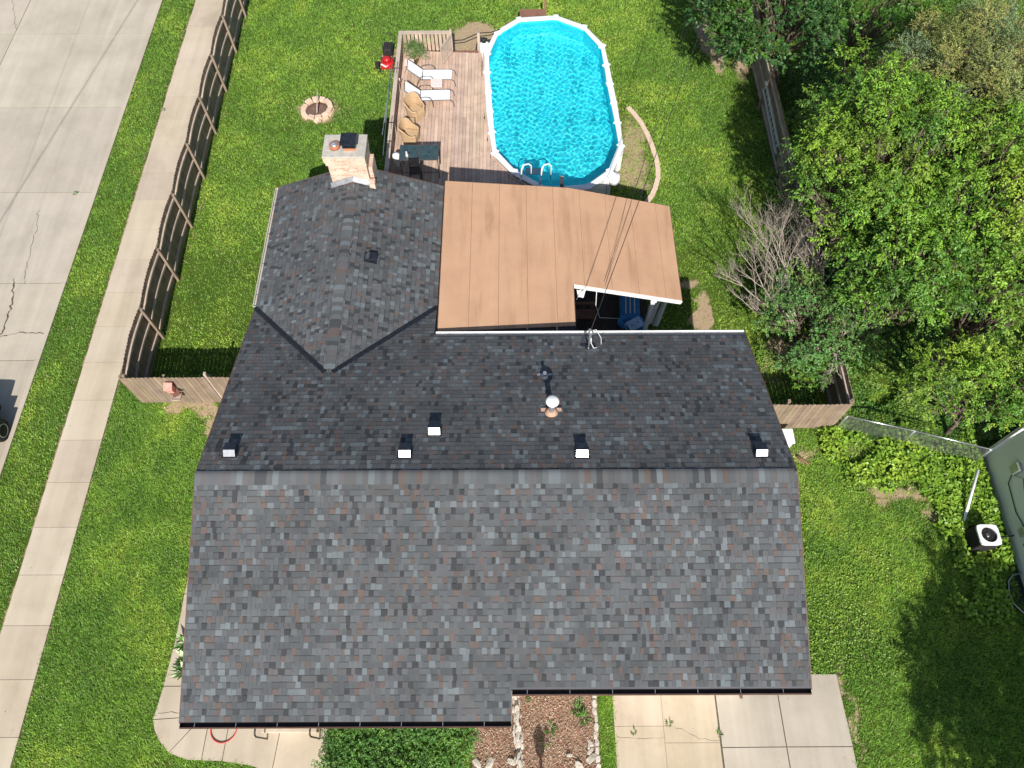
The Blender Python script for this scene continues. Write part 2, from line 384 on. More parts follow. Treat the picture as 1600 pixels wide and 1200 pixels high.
def bare(x, y):
    b = np.zeros(np.shape(x))
    wx = x+(fbm(x, y, 1.7, 31)-.5)*.9; wy = y+(fbm(x, y, 1.7, 47)-.5)*.9
    for cx, cy, rx, ry, s in BARE:
        d = np.sqrt(((wx-cx)/rx)**2+((wy-cy)/ry)**2); b = np.maximum(b, s*np.clip(1.6-d, 0, 1))
    # worn strips along walks and fences
    for x0, s in ((-15.24, .75), (-12.55, .5), (-13.76, .45)): b = np.maximum(b, (1 if x0 != -12.55 else (y > 11.5))*s*np.clip(1.2-np.abs(x-x0+(fbm(x, y, 2.5, 5)-.5)*.25)/.1, 0, 1))
    return b
gx = np.concatenate([np.arange(-60, -20, 4.), np.arange(-20, 20.01, .16), np.arange(24, 70, 4.)]); gy = np.concatenate([np.arange(-30, -2, 4.), np.arange(-2, 36.01, .16), np.arange(40, 130, 5.)])
XX, YY = np.meshgrid(gx, gy); nx, ny = len(gx), len(gy)
V = np.stack([XX.ravel(), YY.ravel(), np.zeros(XX.size)], 1)
ii = np.arange(nx-1)[None, :]+np.arange(ny-1)[:, None]*nx; ii = ii.ravel()
F = np.stack([ii, ii+1, ii+nx+1, ii+nx], 1)
gnd = bulk('ground', M['ground'], V, F, np.ones((len(V), 3))*.5); tag(gnd, kind='structure')
at = gnd.data.attributes.new('Bare', 'FLOAT', 'POINT'); at.data.foreach_set('value', bare(V[:, 0], V[:, 1]).astype(np.float32))

def slabs(name, mat, rects, z=.03, dep=.12, gap=.009, base=None):
    mb = MB()
    for r in rects:
        k = random.uniform(.94, 1.05); mb.box(r[0]+gap, r[1]-gap, r[2]+gap, r[3]-gap, z-dep, z, (k, k*random.uniform(.985, 1.01), k*random.uniform(.96, 1.01)))
    return struct(mb, name, mat, base)
# street: concrete slabs 4.7 m long
ys = [-30, -18, -8, -1.2, 3.8, 8.5, 13.2, 16.55, 21.05, 25.92, 30.8, 36, 41, 46, 51, 60, 70, 85, 100, 125]
sj = MB(); sj.box(-27, -16.75, -30, 125, -.20, -.002); struct(sj, 'street_bed', M['joint'])
slabs('street', M['street'], [(a, b, ys[i], ys[i+1]) for i in range(len(ys)-1) for a, b in ((-26.9, -23.2), (-23.2, -16.98))], .012, .1, .012)
kb = MB()
for i in range(len(ys)-1): kb.box(-16.97, -16.8, ys[i]+.008, ys[i+1]-.008, -.15, .055, (1.02, 1.0, .97))
struct(kb, 'kerb', M['street'])
# pavement
pj = MB(); pj.box(-15.2, -13.8, -30, 125, -.15, .006); struct(pj, 'pavement_bed', M['joint'])
slabs('pavement', M['walkc'], [(-15.2, -13.8, y, y+1.5) for y in np.arange(-30.4, 120, 1.5)], .035, .12, .006)
# front walk round the left of the house
fw = MB()
def poly(mb, pts, z=.035, k=1.0): mb.prism([(a, b) for a, b in pts], z-.12, z, (k, k, k*.99))
poly(fw, [(-9.98, 6.3), (-8.2, 6.3), (-8.2, 5.02), (-9.99, 5.02)], k=.98)
poly(fw, [(-9.99, 5.0), (-8.2, 5.0), (-8.2, 3.72), (-9.98, 3.72)], k=1.03)
poly(fw, [(-9.98, 3.7), (-8.2, 3.7), (-8.2, 2.42), (-10.06, 2.42)], k=.99)
poly(fw, [(-10.06, 2.4), (-8.9, 2.4), (-9.0, 1.62), (-10.16, 1.55)], k=1.02)
poly(fw, [(-10.16, 1.53), (-9.0, 1.6), (-8.9, 1.5), (-9.55, .72), (-9.85, .98), (-10.05, 1.25)], k=1.0)
poly(fw, [(-8.88, 1.48), (-8.6, 1.42), (-8.62, .52), (-9.0, .53), (-9.54, .70)], k=1.03)
poly(fw, [(-8.58, 1.42), (-8.02, 1.42), (-8.05, .5), (-8.6, .51)], k=.99)
poly(fw, [(-8.0, 1.42), (-6.55, 1.42), (-6.65, .18), (-7.2, .38), (-8.03, .49)], k=.95)
poly(fw, [(-6.53, 1.42), (-5.2, 1.42), (-5.05, -3), (-6.6, -3), (-6.63, .18)], k=1.04)
struct(fw, 'front_walk', M['walkc'])
# driveway
dj = MB(); dj.prism([(2.78, 2.4), (2.78, -4), (9.28, -4), (9.22, 2.66)], -.1, .008); struct(dj, 'driveway_bed', M['joint'])
slabs('driveway_old_side', M['drive_old'], [(2.75, 4.12, 1.32, 2.4), (4.12, 5.64, .9, 2.4), (2.75, 4.12, -4, 1.32), (4.12, 5.64, -4, .9)], .035, .12, .004)
dn = MB()
for pts, k in (([(5.68, 2.4), (7.42, 2.4), (7.44, .8), (5.69, .79)], .99), ([(7.45, 2.4), (8.0, 2.4), (8.0, 2.66), (9.2, 2.66), (9.27, .8), (7.47, .8)], 1.0), ([(5.69, .77), (7.44, .78), (7.5, -4), (5.7, -4)], 1.01), ([(7.47, .78), (9.27, .78), (9.3, -4), (7.53, -4)], 1.02)): poly(dn, pts, k=k)
struct(dn, 'driveway_new_side', M['drive_new'])
# cracks: thin dirt-filled slits with real width on the street and driveway
def crack(mb, pts, wd, z, seed, jag=.05):
    r = random.Random(seed); P = []
    for (ax, ay), (bx, by) in zip(pts, pts[1:]):
        n = max(2, int(math.hypot(bx-ax, by-ay)/.12))
        for i in range(n): t = i/n; P.append((ax+(bx-ax)*t+r.uniform(-jag, jag), ay+(by-ay)*t+r.uniform(-jag, jag)))
    P.append(pts[-1])
    for i in range(len(P)-1):
        a, b = Vector((*P[i], z)), Vector((*P[i+1], z)); d = (b-a).normalized(); q = Vector((-d.y, d.x, 0)); k = wd*r.uniform(.35, 1.2)/2; e = d*.01
        mb.add([a-q*k-e, b-q*k+e, b+q*k+e, a+q*k-e], [(0, 1, 2, 3)])
ck = MB()
crack(ck, [G(22, 437).xy[:], G(20, 470).xy[:], G(12, 500).xy[:], G(2, 522).xy[:], (-20.2, 13.2)], .055, .017, 1, .05)
crack(ck, [G(60, 330).xy[:], G(57, 360).xy[:], G(40, 420).xy[:], G(38, 444).xy[:]], .018, .017, 2)
crack(ck, [G(80, 521).xy[:], G(30, 520).xy[:], G(0, 526).xy[:]], .035, .017, 3, .03)
crack(ck, [G(20, 0).xy[:], G(25, 50).xy[:]], .02, .017, 4)
struct(ck, 'street_cracks', M['joint'])
cd = MB()
crack(cd, [(4.12, 1.32), (4.6, 1.25), (5.1, 1.0), (5.62, .95)], .006, .04, 5, .02)
crack(cd, [(2.8, 1.05), (3.4, 1.0), (4.1, 1.03)], .006, .04, 6, .02)
crack(cd, [(-8.3, 1.7), (-8.9, 1.62), (-9.7, 1.75), (-10.05, 1.7)], .015, .04, 7, .03)
struct(cd, 'concrete_cracks', M['joint'])

# ================================================================== HOUSE
XL, XR, YF, YR, YRG, ZE, ZR = -7.725, 6.836, 1.204, 11.67, 6.574, 4.088, 5.922
sF = (ZR-ZE)/(YRG-YF); sR = (ZR-ZE)/(YR-YRG)
YF2 = 1.86; XS = -.10
WL, WR, WB, WE, WZ = -7.994, -2.356, 17.873, 3.634, 4.67
WC = (WL+WR)/2; sW = (WZ-WE)/(WR-WC); YV = YRG+(ZR-WE)/sR; YJ = YRG+(ZR-WZ)/sR
def zrear(y): return ZR-sR*(y-YRG)
house = thing('house', (0, 6.5, 0), 'raised ranch house with mottled grey shingle gable roof and rear wing', 'house')
# walls (gabled)
mb = MB()
def gable_block(mb, x0, x1, y0, y1, zl, axis='x', apex=None, yr=None, zt=None):
    if axis == 'x':   # ridge along x
        za = zt; P = [(y0, 0), (y1, 0), (y1, zl[1]), (yr, za), (y0, zl[0])]
        vs = [(x0, a, b) for a, b in P]+[(x1, a, b) for a, b in P]
        mb.add(vs, [(4, 3, 2, 1, 0), (5, 6, 7, 8, 9), (0, 1, 6, 5), (1, 2, 7, 6), (2, 3, 8, 7), (3, 4, 9, 8), (4, 0, 5, 9)])
    else:
        P = [(x0, 0), (x1, 0), (x1, zl[1]), (apex, zt), (x0, zl[0])]
        vs = [(a, y0, b) for a, b in P]+[(a, y1, b) for a, b in P]
        mb.add(vs, [(0, 1, 2, 3, 4), (9, 8, 7, 6, 5), (1, 0, 5, 6), (2, 1, 6, 7), (3, 2, 7, 8), (4, 3, 8, 9), (0, 4, 9, 5)])
D = .30
gable_block(mb, XL+.35, XS-.3, YF+.5, YR-.5, (ZE+sF*.5-D, ZE+sR*.5-D), 'x', yr=YRG, zt=ZR-D)
mb.build('wall', M['stucco'], house)
mb = MB(); gable_block(mb, XS-.3, XR-.35, YF2+.5, YR-.5, (ZE+sF*(YF2+.5-YF)-D, ZE+sR*.5-D), 'x', yr=YRG, zt=ZR-D)
mb.build('wall', M['stucco'], house)
mb = MB(); gable_block(mb, WL+.4, WR-.35, 11.175, WB-.3, (WE+sW*.4-D, WE+sW*.35-D), 'y', apex=WC, zt=WZ-D); mb.build('wall', M['stucco'], house)

# roof decking slabs
def plane_pts(pts, zf, dz=0): return [(x, y, zf(x, y)+dz) for x, y in pts]
zFront = lambda x, y: ZR-sF*(YRG-y)
zRear = lambda x, y: ZR-sR*(y-YRG)
zWL = lambda x, y: WZ-sW*(WC-x)
zWR = lambda x, y: WZ-sW*(x-WC)
mb = MB()
mb.slab(plane_pts([(XL, YF), (XS, YF), (XS, YF2), (XR, YF2), (XR, YRG), (XL, YRG)], zFront, -.012), .14, (.10, .10, .11))
mb.slab(plane_pts([(XL, YRG), (XR, YRG), (XR, YR), (WR, YR), (WR, YV), (WC+.02, YJ), (WC-.02, YJ), (WL, YV)], zRear, -.012), .14, (.10, .10, .11))
mb.slab(plane_pts([(WL, YV), (WC, YJ), (WC, WB), (WL, WB)], zWL, -.012), .14, (.10, .10, .11))
mb.slab(plane_pts([(WR, YV), (WR, WB), (WC, WB), (WC, YJ)], zWR, -.012), .14, (.10, .10, .11))
roof = mb.build('roof', M['shingle'], house)

SHC = [(.080, .086, .090), (.090, .096, .100), (.072, .077, .081), (.100, .107, .111), (.088, .088, .089), (.102, .080, .072), (.115, .088, .078), (.042, .044, .047), (.052, .055, .058), (.125, .143, .152), (.138, .156, .164), (.098, .093, .096)]
SHP = np.array([.15, .15, .12, .12, .08, .06, .05, .08, .06, .07, .04, .06]); SHP /= SHP.sum()
def shcol(prev=(.1, .1, .1)):
    while True:
        i = rng.choice(len(SHC), p=SHP); c = SHC[i]; k = random.uniform(.94, 1.06)
        ext = lambda q: q[0] < .06 or q[0] > .135 or q[0] > q[2]*1.25
        if not (ext(c) and ext(prev)) or random.random() < .25: return (c[0]*k, c[1]*k, c[2]*k)
def shingles(mb, o, ud, vd, nd, vmax, interval, expo=.147, off=0):
    """rows of laminated shingles. o = eave origin, ud along the course, vd up the slope"""
    o, ud, vd, nd = Vector(o), Vector(ud), Vector(vd), Vector(nd)
    n = int(math.ceil(vmax/expo)); cell = {}
    for r in range(n):
        v0 = r*expo; v1 = min(v0+expo*1.02, vmax)
        for (u0, u1, u0t, u1t) in interval(v0, v1):
            if max(u1, u1t)-min(u0, u0t) < .02: continue
            # base strip, tipped so its lower edge stands proud
            ext = lambda u, v, h: o+ud*u+vd*v+nd*h
            c = shcol(); u = min(u0, u0t)+off-random.uniform(0, .2); U1 = max(u1, u1t); up = True
            while u < U1:
                wd = random.choice((.085, .095, .11, .12, .13, .155)); a = u; b = u+wd; u = b
                if not (.06 < c[0] < .125 and c[2] > c[0]*.93 and random.random() < .18): c = shcol(c); up = (not up) if random.random() < .75 else up
                h = .0058 if up else .0034
                # clip bottom and top edge separately (sloping ends)
                a0, b0 = max(a, u0), min(b, u1); a1, b1 = max(a, u0t), min(b, u1t)
                if b0-a0 < .004 and b1-a1 < .004: continue
                if b0 < a0: a0 = b0 = (a0+b0)/2
                if b1 < a1: a1 = b1 = (a1+b1)/2
                tp = .006 if up else 0; tp = min(tp, max(0, (b1-a1)/4)); lo = h; hi = .0008
                jit = random.uniform(-.003, .003) if r else 0
                vs = [ext(a0, v0+jit, lo), ext(b0, v0+jit, lo), ext(b1-tp, v1, hi), ext(a1+tp, v1, hi), ext(a0, v0+jit, -.006), ext(b0, v0+jit, -.006)]
                mb.add(vs, [(0, 1, 2, 3), (4, 5, 1, 0), (4, 0, 3), (5, 2, 1)], c)
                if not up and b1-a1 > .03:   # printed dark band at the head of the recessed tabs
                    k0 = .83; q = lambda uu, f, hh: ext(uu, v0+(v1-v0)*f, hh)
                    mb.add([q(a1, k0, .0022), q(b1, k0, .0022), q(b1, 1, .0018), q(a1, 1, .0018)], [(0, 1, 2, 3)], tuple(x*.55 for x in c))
# front slope
lf = math.hypot(1, sF); vdF = Vector((0, 1, sF))/lf; nF = Vector((0, -sF, 1))/lf
mb = MB()
def iv_front(v0, v1):
    y0 = YF+v0/lf
    return [(XL, XS if y0 < YF2-.07 else XR)*2]
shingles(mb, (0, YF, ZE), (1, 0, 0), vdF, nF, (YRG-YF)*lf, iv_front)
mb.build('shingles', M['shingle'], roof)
# rear slope (courses counted from the lowest line y = YV up)
lr = math.hypot(1, sR); vdR = Vector((0, -1, sR))/lr; nR = Vector((0, sR, 1))/lr
mb = MB()
def iv_rear(v0, v1):
    out = []
    def ed(v):
        y = YV-v/lr
        f = max(0, min(1, (YV-y)/(YV-YJ)))
        return y, WL+(WC-WL)*f, WR+(WC-WR)*f
    y0, l0, r0 = ed(v0); y1, l1, r1 = ed(v1)
    xl0 = WL+(XL-WL)*min(1, (YV-y0)/(YV-YRG)); xl1 = WL+(XL-WL)*min(1, (YV-y1)/(YV-YRG))
    # coordinates run along -x (u = -x)
    if y0 > YR-.04:
        out.append((-l0, -xl0, -l1, -xl1)); out.append((-WR, -r0, -WR, -r1))
    elif y1 > YJ:
        out.append((-l0, -xl0, -l1, -xl1)); out.append((-XR, -r0, -XR, -r1))
    else: out.append((-XR, -xl0, -XR, -xl1))
    return out
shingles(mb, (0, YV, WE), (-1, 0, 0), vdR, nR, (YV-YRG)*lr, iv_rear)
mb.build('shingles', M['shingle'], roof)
# wing slopes
lw = math.hypot(1, sW)
mb = MB()
def iv_wl(v0, v1):
    g = lambda v: YV+(YJ-YV)*min(1, v/lw/(WC-WL))
    return [(-WB, -g(v0), -WB, -g(v1))]
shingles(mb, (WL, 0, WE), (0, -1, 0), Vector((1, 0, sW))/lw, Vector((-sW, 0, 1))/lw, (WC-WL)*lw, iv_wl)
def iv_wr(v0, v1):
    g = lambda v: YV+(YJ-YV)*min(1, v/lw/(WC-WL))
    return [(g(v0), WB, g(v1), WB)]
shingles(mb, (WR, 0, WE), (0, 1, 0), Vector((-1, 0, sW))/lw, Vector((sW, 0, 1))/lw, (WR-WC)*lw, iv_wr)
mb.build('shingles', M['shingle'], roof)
# ridge caps: overlapping bent pieces
def ridge_caps(mb, a, b, side, sl1, sl2, h1=.24, h2=.08, expo=.135):
    """h1 = reach down the -side slope, h2 down the +side slope"""
    a, b = Vector(a), Vector(b); d = (b-a).normalized(); L = (b-a).length; n = int(L/expo); side = Vector(side)
    for i in range(n):
        c = SHC[rng.choice([0, 1, 3, 3, 4, 4, 11, 5, 8, 9])]; c = tuple(k*1.05 for k in c)
        p0 = a+d*(i*expo-.004); p1 = a+d*((i+1)*expo+.004); P = [[], []]
        for q, (p, h) in enumerate(((p0, .026), (p1, .020))):
            for k in range(-5, 4):
                t = k/5*h1 if k < 0 else k/3*h2; s = sl1 if k < 0 else sl2
                ro_ = .05
                z = h - (math.sqrt(t*t+ro_*ro_)-ro_*.55)*s
                z = max(z, -abs(t)*s+.011) if abs(k) == (5 if k < 0 else 3) else z
                P[q].append(p+side*t+Vector((0, 0, z)))
        mb.grid([P[0], P[1]], c, smooth=True, flip=True)
        lo = [x-Vector((0, 0, .022)) for x in P[0]]; mb.grid([lo, P[0]], c, smooth=False, flip=True)
        for e in (0, -1): mb.add([P[0][e], P[1][e], P[1][e]-Vector((0, 0, .02)), P[0][e]-Vector((0, 0, .02))], [(0, 1, 2, 3)], c)
mb = MB(); ridge_caps(mb, (XL, YRG, ZR), (XR, YRG, ZR), (0, 1, 0), sF, sR, .26, .075, .145); mb.build('ridge_cap', M['shingle'], roof)
mb = MB(); ridge_caps(mb, (WC, YJ+.15, WZ), (WC, WB-1.2, WZ), (-1, 0, 0), sW, sW, .16, .16, .15); mb.build('ridge_cap', M['shingle'], roof)
# valley metal
mb = MB()
for ex, sg in ((WL, -1), (WR, 1)):
    a = Vector((ex, YV, WE+.024)); b = Vector((WC+sg*.12, YJ+.02, WZ-.02+.024)); d = (b-a).normalized(); q = d.cross(Vector((0, 0, 1))).normalized()
    mb.bar(a, b, .15, .010); mb.bar(a+Vector((0, 0, .012)), b+Vector((0, 0, .012)), .02, .016)
mb.build('valley_flashing', M['valley'], roof)
# rake and fascia boards
for a, b in (((XL-.012, YF, ZE-.09), (XL-.012, YRG, ZR-.09)), ((XR+.012, YF2, ZE+sF*(YF2-YF)-.09), (XR+.012, YRG, ZR-.09)), ((XR+.012, YRG, ZR-.09), (XR+.012, YR, ZE-.09)), ((XL-.012, YRG, ZR-.09), (WL-.012, YV, WE-.09)),
             ((WL, WB+.012, WE-.09), (WC, WB+.012, WZ-.09)), ((WR, WB+.012, WE-.09), (WC, WB+.012, WZ-.09)), ((XS+.012, YF, ZE-.1), (XS+.012, YF2, ZE+sF*(YF2-YF)-.1))):
    mb = MB(); mb.bar(a, b, .024, .17); mb.build('rake_board', M['brown_metal'], house)
def gutter(name, a, b, mat_in, mat_out, out, wd=.12, spikes=.9, hd=.10):
    """K-style trough from a to b; out = outward horizontal direction"""
    a, b, out = Vector(a), Vector(b), Vector(out); zz = Vector((0, 0, 1))
    g = MB(); g.bar(a+out*(wd/2)-zz*hd, b+out*(wd/2)-zz*hd, wd, .004) if abs(out.x) < .5 else g.bar(a+out*(wd/2)-zz*hd, b+out*(wd/2)-zz*hd, wd, .004)
    g.bar(a+out*.004-zz*hd/2, b+out*.004-zz*hd/2, .006, hd); d = (b-a).normalized()
    for e in (a, b): g.bar(e+out*.004-zz*hd/2, e+out*wd-zz*hd/2, .004, hd)
    L = (b-a).length
    o = g.build(name, mat_in, house)
    l = MB(); l.bar(a+out*(wd+.006)-zz*(hd/2-.004), b+out*(wd+.006)-zz*(hd/2-.004), .008, hd+.01); l.bar(a+out*(wd-.004), b+out*(wd-.004), .026, .008)
    l.build('gutter_lip', mat_out, o)
    n = max(1, int(L/spikes))
    for i in range(n): s = MB(); p = a+d*(i+.35)*L/n; s.bar(p-zz*.012, p+out*wd-zz*.012, .012, .006, up=(0, 0, 1)); s.build('gutter_strap', M['galv'], o)
    return o
zg = -.03
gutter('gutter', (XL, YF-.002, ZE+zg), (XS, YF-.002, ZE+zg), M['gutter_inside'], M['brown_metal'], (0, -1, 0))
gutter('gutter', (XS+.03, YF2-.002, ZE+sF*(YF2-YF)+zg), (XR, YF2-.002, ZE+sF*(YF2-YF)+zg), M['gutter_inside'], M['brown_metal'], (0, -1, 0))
gutter('gutter', (WR+.05, YR+.002, ZE+zg), (XR, YR+.002, ZE+zg), M['white_metal'], M['white_metal'], (0, 1, 0), spikes=1.1, wd=.09, hd=.05)
gutter('gutter', (WL-.002, YV+.1, WE+zg), (WL-.002, WB, WE+zg), M['beige_metal'], M['beige_metal'], (-1, 0, 0), spikes=1.1, wd=.10, hd=.06)
# downspouts
for x, y, z in ((XL+.2, YF+.42, ZE-.2), (XR-.45, YF2+.42, ZE-.1)): mb = MB(); mb.tube([(x, y-.45, z), (x, y-.4, z-.12), (x, y, z-.4), (x, y, .15), (x, y-.25, .06)], .04, 8); mb.build('downspout', M['brown_metal'], house)
# windows, doors, garage door on the front; side windows
def window(x0, x1, z0, z1, y, axis='y', sgn=-1):
    g = MB(); f = MB()
    if axis == 'y':
        g.box(x0, x1, min(y, y+sgn*.02), max(y, y+sgn*.02), z0, z1)
        for a, b, c, d in ((x0-.06, x1+.06, z0-.06, z0), (x0-.06, x1+.06, z1, z1+.06), (x0-.06, x0, z0, z1), (x1, x1+.06, z0, z1), ((x0+x1)/2-.02, (x0+x1)/2+.02, z0, z1)): f.box(a, b, min(y, y+sgn*.05), max(y, y+sgn*.05), c, d)
    else:
        g.box(min(y, y+sgn*.02), max(y, y+sgn*.02), x0, x1, z0, z1)
        for a, b, c, d in ((x0-.06, x1+.06, z0-.06, z0), (x0-.06, x1+.06, z1, z1+.06), (x0-.06, x0, z0, z1), (x1, x1+.06, z0, z1)): f.box(min(y, y+sgn*.05), max(y, y+sgn*.05), a, b, c, d)
    o = f.build('window', M['pvc'], house); g.build('pane', M['glass_top'], o)
yw = YF+.5
window(-4.6, -2.9, 1.9, 3.2, yw); window(-2.2, -.9, 1.9, 3.2, yw); window(3, 4.4, 1.4, 2.8, XL+.35, 'x', -1); window(8, 9.4, 2.2, 3.3, XL+.35, 'x', -1)
window(5, 6.2, 2, 3.2, XR-.35, 'x', 1); window(13.2, 14.6, 1.2, 2.4, WL+.4, 'x', -1)
mb = MB(); mb.box(-6.45, -5.5, yw-.05, yw-.001, .35, 2.4); dr = mb.build('door', M['brown_wood'], house)
mb = MB(); mb.tube([(-5.6, yw-.12, 1.35), (-5.6, yw-.05, 1.35)], .03); mb.build('handle', M['silver'], dr)
mb = MB()
for i in range(4): mb.box(2.95, 6.3, YF2+.45, YF2+.499, .05+i*.56, .59+i*.56)
mb.build('garage_door', M['white_metal'], house)

# roof vents (slant-back hoods)
def roof_vent(x, y, zf, slope, upd, w_=.29):
    """upd = unit horizontal vector pointing up the slope"""
    u = Vector((*upd, 0)); L = math.hypot(1, slope); up = (u+Vector((0, 0, slope)))/L; sd = Vector((0, 0, 1)).cross(u).normalized(); n = sd.cross(up); n = n if n.z > 0 else -n
    c = Vector((x, y, zf(x, y)+.014))
    fl = MB(); fl.add([c+sd*a*.19+up*b*.2 for a, b in ((-1, -1), (1, -1), (1, 1), (-1, 1))], [(0, 1, 2, 3) if sd.cross(up).z > 0 else (3, 2, 1, 0)])
    o = MB(); hw = w_/2; T = lambda a, b, h: c+sd*a+up*b+n*h
    # hood: low at the up-slope end, tall and open at the down-slope end
    L1, L2, H1, H2 = .16, .065, .145, .16
    V8 = [T(-hw, L1, .0), T(hw, L1, .0), T(hw, L2, H1), T(-hw, L2, H1), T(hw, -L1, H2), T(-hw, -L1, H2), T(hw, -L1, .03), T(-hw, -L1, .03)]
    o.add(V8, [(3, 2, 4, 5), (5, 4, 6, 7), (1, 6, 4, 2), (0, 3, 5, 7), (0, 7, 6, 1)])
    o.bar(T(-hw-.012, -L1-.006, H2-.012), T(hw+.012, -L1-.006, H2-.012), .012, .03)
    b = o.build('roof_vent', M['vent_dark'], roof)
    f = MB(); e = n*.003+up*.002
    f.add([T(-hw, L1, .0)+e, T(hw, L1, .0)+e, T(hw*.98, L2, H1+.002)+e, T(-hw*.98, L2, H1+.002)+e], [(0, 1, 2, 3), (3, 2, 1, 0)])
    f.build('vent_face', M['vent_face'], b); fl.build('flange', M['vent_dark'], b)
for i, (px, py, z) in enumerate(((366, 712, 5.45), (635, 712, 5.5), (908, 712, 5.5), (1184, 711, 5.5), (680, 676, 5.3))):
    p = G(px, py, z); roof_vent(p.x, p.y, zRear, sR, (0, -1))
p = G(580, 406, 4.3); roof_vent(p.x, p.y, zWR, sW, (-1, 0), .24)
# tall flue pipe with round cap, and short plumbing pipe
def collar(mb, c, r, n, hh=.09):
    mb.lathe(c, [(r*2.0, -.02), (r*1.6, .03), (r*1.15, hh), (r*1.0, hh+.01)], 20)
px_, py_ = .981, 8.508; z0 = zrear(py_)
mb = MB(); mb.tube([(px_, py_, z0-.1), (px_, py_, z0+.68)], .075, 16)
fl = mb.build('flue_pipe', M['galv'], house)
mb = MB(); mb.lathe((px_, py_, z0+.66), [(.04, -.04), (.17, 0), (.175, .03), (.13, .065), (.0005, .10)], 24); mb.build('rain_cap', M['white_metal'], fl)
mb = MB(); mb.lathe((px_, py_, z0), [(.20, -.06), (.17, .02), (.10, .16), (.085, .17)], 20); mb.box(px_-.27, px_+.27, py_-.02, py_+.16, z0-.075, z0-.018); mb.build('flashing', M['terracotta'], fl)
p = G(851, 586, 4.9); z1 = zrear(p.y)
mb = MB(); mb.tube([(p.x, p.y, z1-.05), (p.x, p.y, z1+.28)], .05, 16, cap=False); mb.lathe((p.x, p.y, z1+.27), [(.035, 0), (.052, .01), (.05, .012)], 16)
vp = mb.build('vent_pipe', M['galv'], house)
mb = MB(); mb.lathe((p.x, p.y, z1), [(.13, -.05), (.11, .01), (.06, .12), (.052, .125)], 18); mb.box(p.x-.2, p.x+.2, p.y-.01, p.y+.15, z1-.085, z1-.03); mb.build('flashing', M['galv'], vp)
mb = MB(); mb.lathe((p.x, p.y, z1+.25), [(.042, 0), (.0005, .001)], 14); mb.build('pipe_mouth', M['black'], vp)
# service mast
mx, my = 2.16, 11.03; zm = zrear(my)
mb = MB(); mb.tube([(mx, my, zm-.2), (mx, my, zm+.74), (mx, my+.03, zm+.80)], .032, 12)
ms = mb.build('service_mast', M['galv'], house)
mb = MB(); mb.lathe((mx, my+.02, zm+.74), [(.05, -.02), (.075, .03), (.07, .12), (.02, .17)], 14); mb.bar((mx, my+.05, zm+.78), (mx, my+.17, zm+.72), .09, .06); mb.build('weather_head', M['silver'], ms)
mb = MB(); mb.tube([(mx+.02, my+.1, zm+.74), (mx+.18, my+.25, zm+.6), (mx+.34, my+.12, zm+.35), (mx+.35, my, zm+.2)], .008, 6)
mb.tube([(mx+.03, my, zm+.55), (mx+.05, my-.02, zm+.3), (mx+.14, my-.05, zm+.08), (mx+.24, my-.02, zm+.05)], .013, 6); mb.build('drip_loop', M['white_metal'], ms)
mb = MB(); mb.lathe((mx, my, zm), [(.12, -.06), (.09, .02), (.045, .1)], 16); mb.box(mx-.22, mx+.22, my-.05, my+.15, zm-.075, zm-.02); mb.build('flashing', M['vent_dark'], ms)

# ================================================================== CHIMNEY
chx0, chx1, cy0, cy1, cz = -5.97, -4.63, 17.17, 18.12, 5.72
chm = thing('chimney', ((chx0+chx1)/2, (cy0+cy1)/2, 0), 'pale red brick chimney with mortar crown behind the rear wing ridge', 'chimney')
mb = MB()
mb.box(chx0+.1, chx1-.02, cy0+.06, cy1-.04, 0, cz-.42)
mb.box(chx0+.05, chx1, cy0+.03, cy1-.01, cz-.42, cz-.27); mb.box(chx0+.02, chx1, cy0+.0, cy1, cz-.27, cz-.05)
mb.box(chx1-.02, chx1+.10, cy0+.25, cy1-.08, 0, cz-.75)
mb.box(chx1-.02, chx1+.16, cy0-.12, cy0+.10, 3.6, cz-1.05)
mb.build('brick_stack', M['brick'], chm)
mb = MB(); mb.box(chx0+.0, chx1+.02, cy0-.02, cy1+.02, cz-.05, cz); mb.build('mortar_crown', M['chim_cap'], chm, bevel=.02)
mb = MB(); fx = chx0+.38; mb.lathe((fx, cy0+.42, cz), [(.17, 0), (.17, .10), (.155, .12), (.135, .12), (.13, .02)], 20); cf = mb.build('clay_flue', M['clay'], chm)
mb = MB(); mb.lathe((fx, cy0+.42, cz+.09), [(.128, 0), (.12, .04), (.0005, .06)], 20)
for k in range(4): a = k*math.pi/2+.4; mb.bar((fx, cy0+.42, cz+.15), (fx+.12*math.cos(a), cy0+.42+.12*math.sin(a), cz+.12), .012, .012)
mb.build('flue_lid', M['galv'], cf)
mb = MB(); gx0 = chx0+.86; mb.box(gx0-.17, gx0+.17, cy0+.25, cy0+.6, cz, cz+.12); sf = mb.build('clay_flue', M['clay'], chm)
mb = MB(); mb.box(gx0-.2, gx0+.2, cy0+.22, cy0+.63, cz+.12, cz+.15)
for dx in (-.19, .19):
    for dy in (.24, .61): mb.box(gx0+dx-.012, gx0+dx+.012, cy0+dy-.012, cy0+dy+.012, cz+.15, cz+.30)
for k in range(14): mb.box(gx0-.185+k*.027, gx0-.182+k*.027, cy0+.236, cy0+.239, cz+.15, cz+.30)
mb.box(gx0-.25, gx0+.25, cy0+.16, cy0+.69, cz+.30, cz+.325)
mb.build('chimney_cap', M['vent_dark'], sf)
mb = MB(); zz_ = WZ
mb.add([(chx0+.02, cy0+.045, zWL(chx0, 0)-.03), (WC, cy0+.045, WZ-.03), (chx1-.0, cy0+.045, zWR(chx1, 0)-.03), (chx1, cy0+.045, zWR(chx1, 0)+.16), (WC, cy0+.045, WZ+.15), (chx0+.02, cy0+.045, zWL(chx0, 0)+.16)], [(0, 1, 4, 5), (1, 2, 3, 4)])
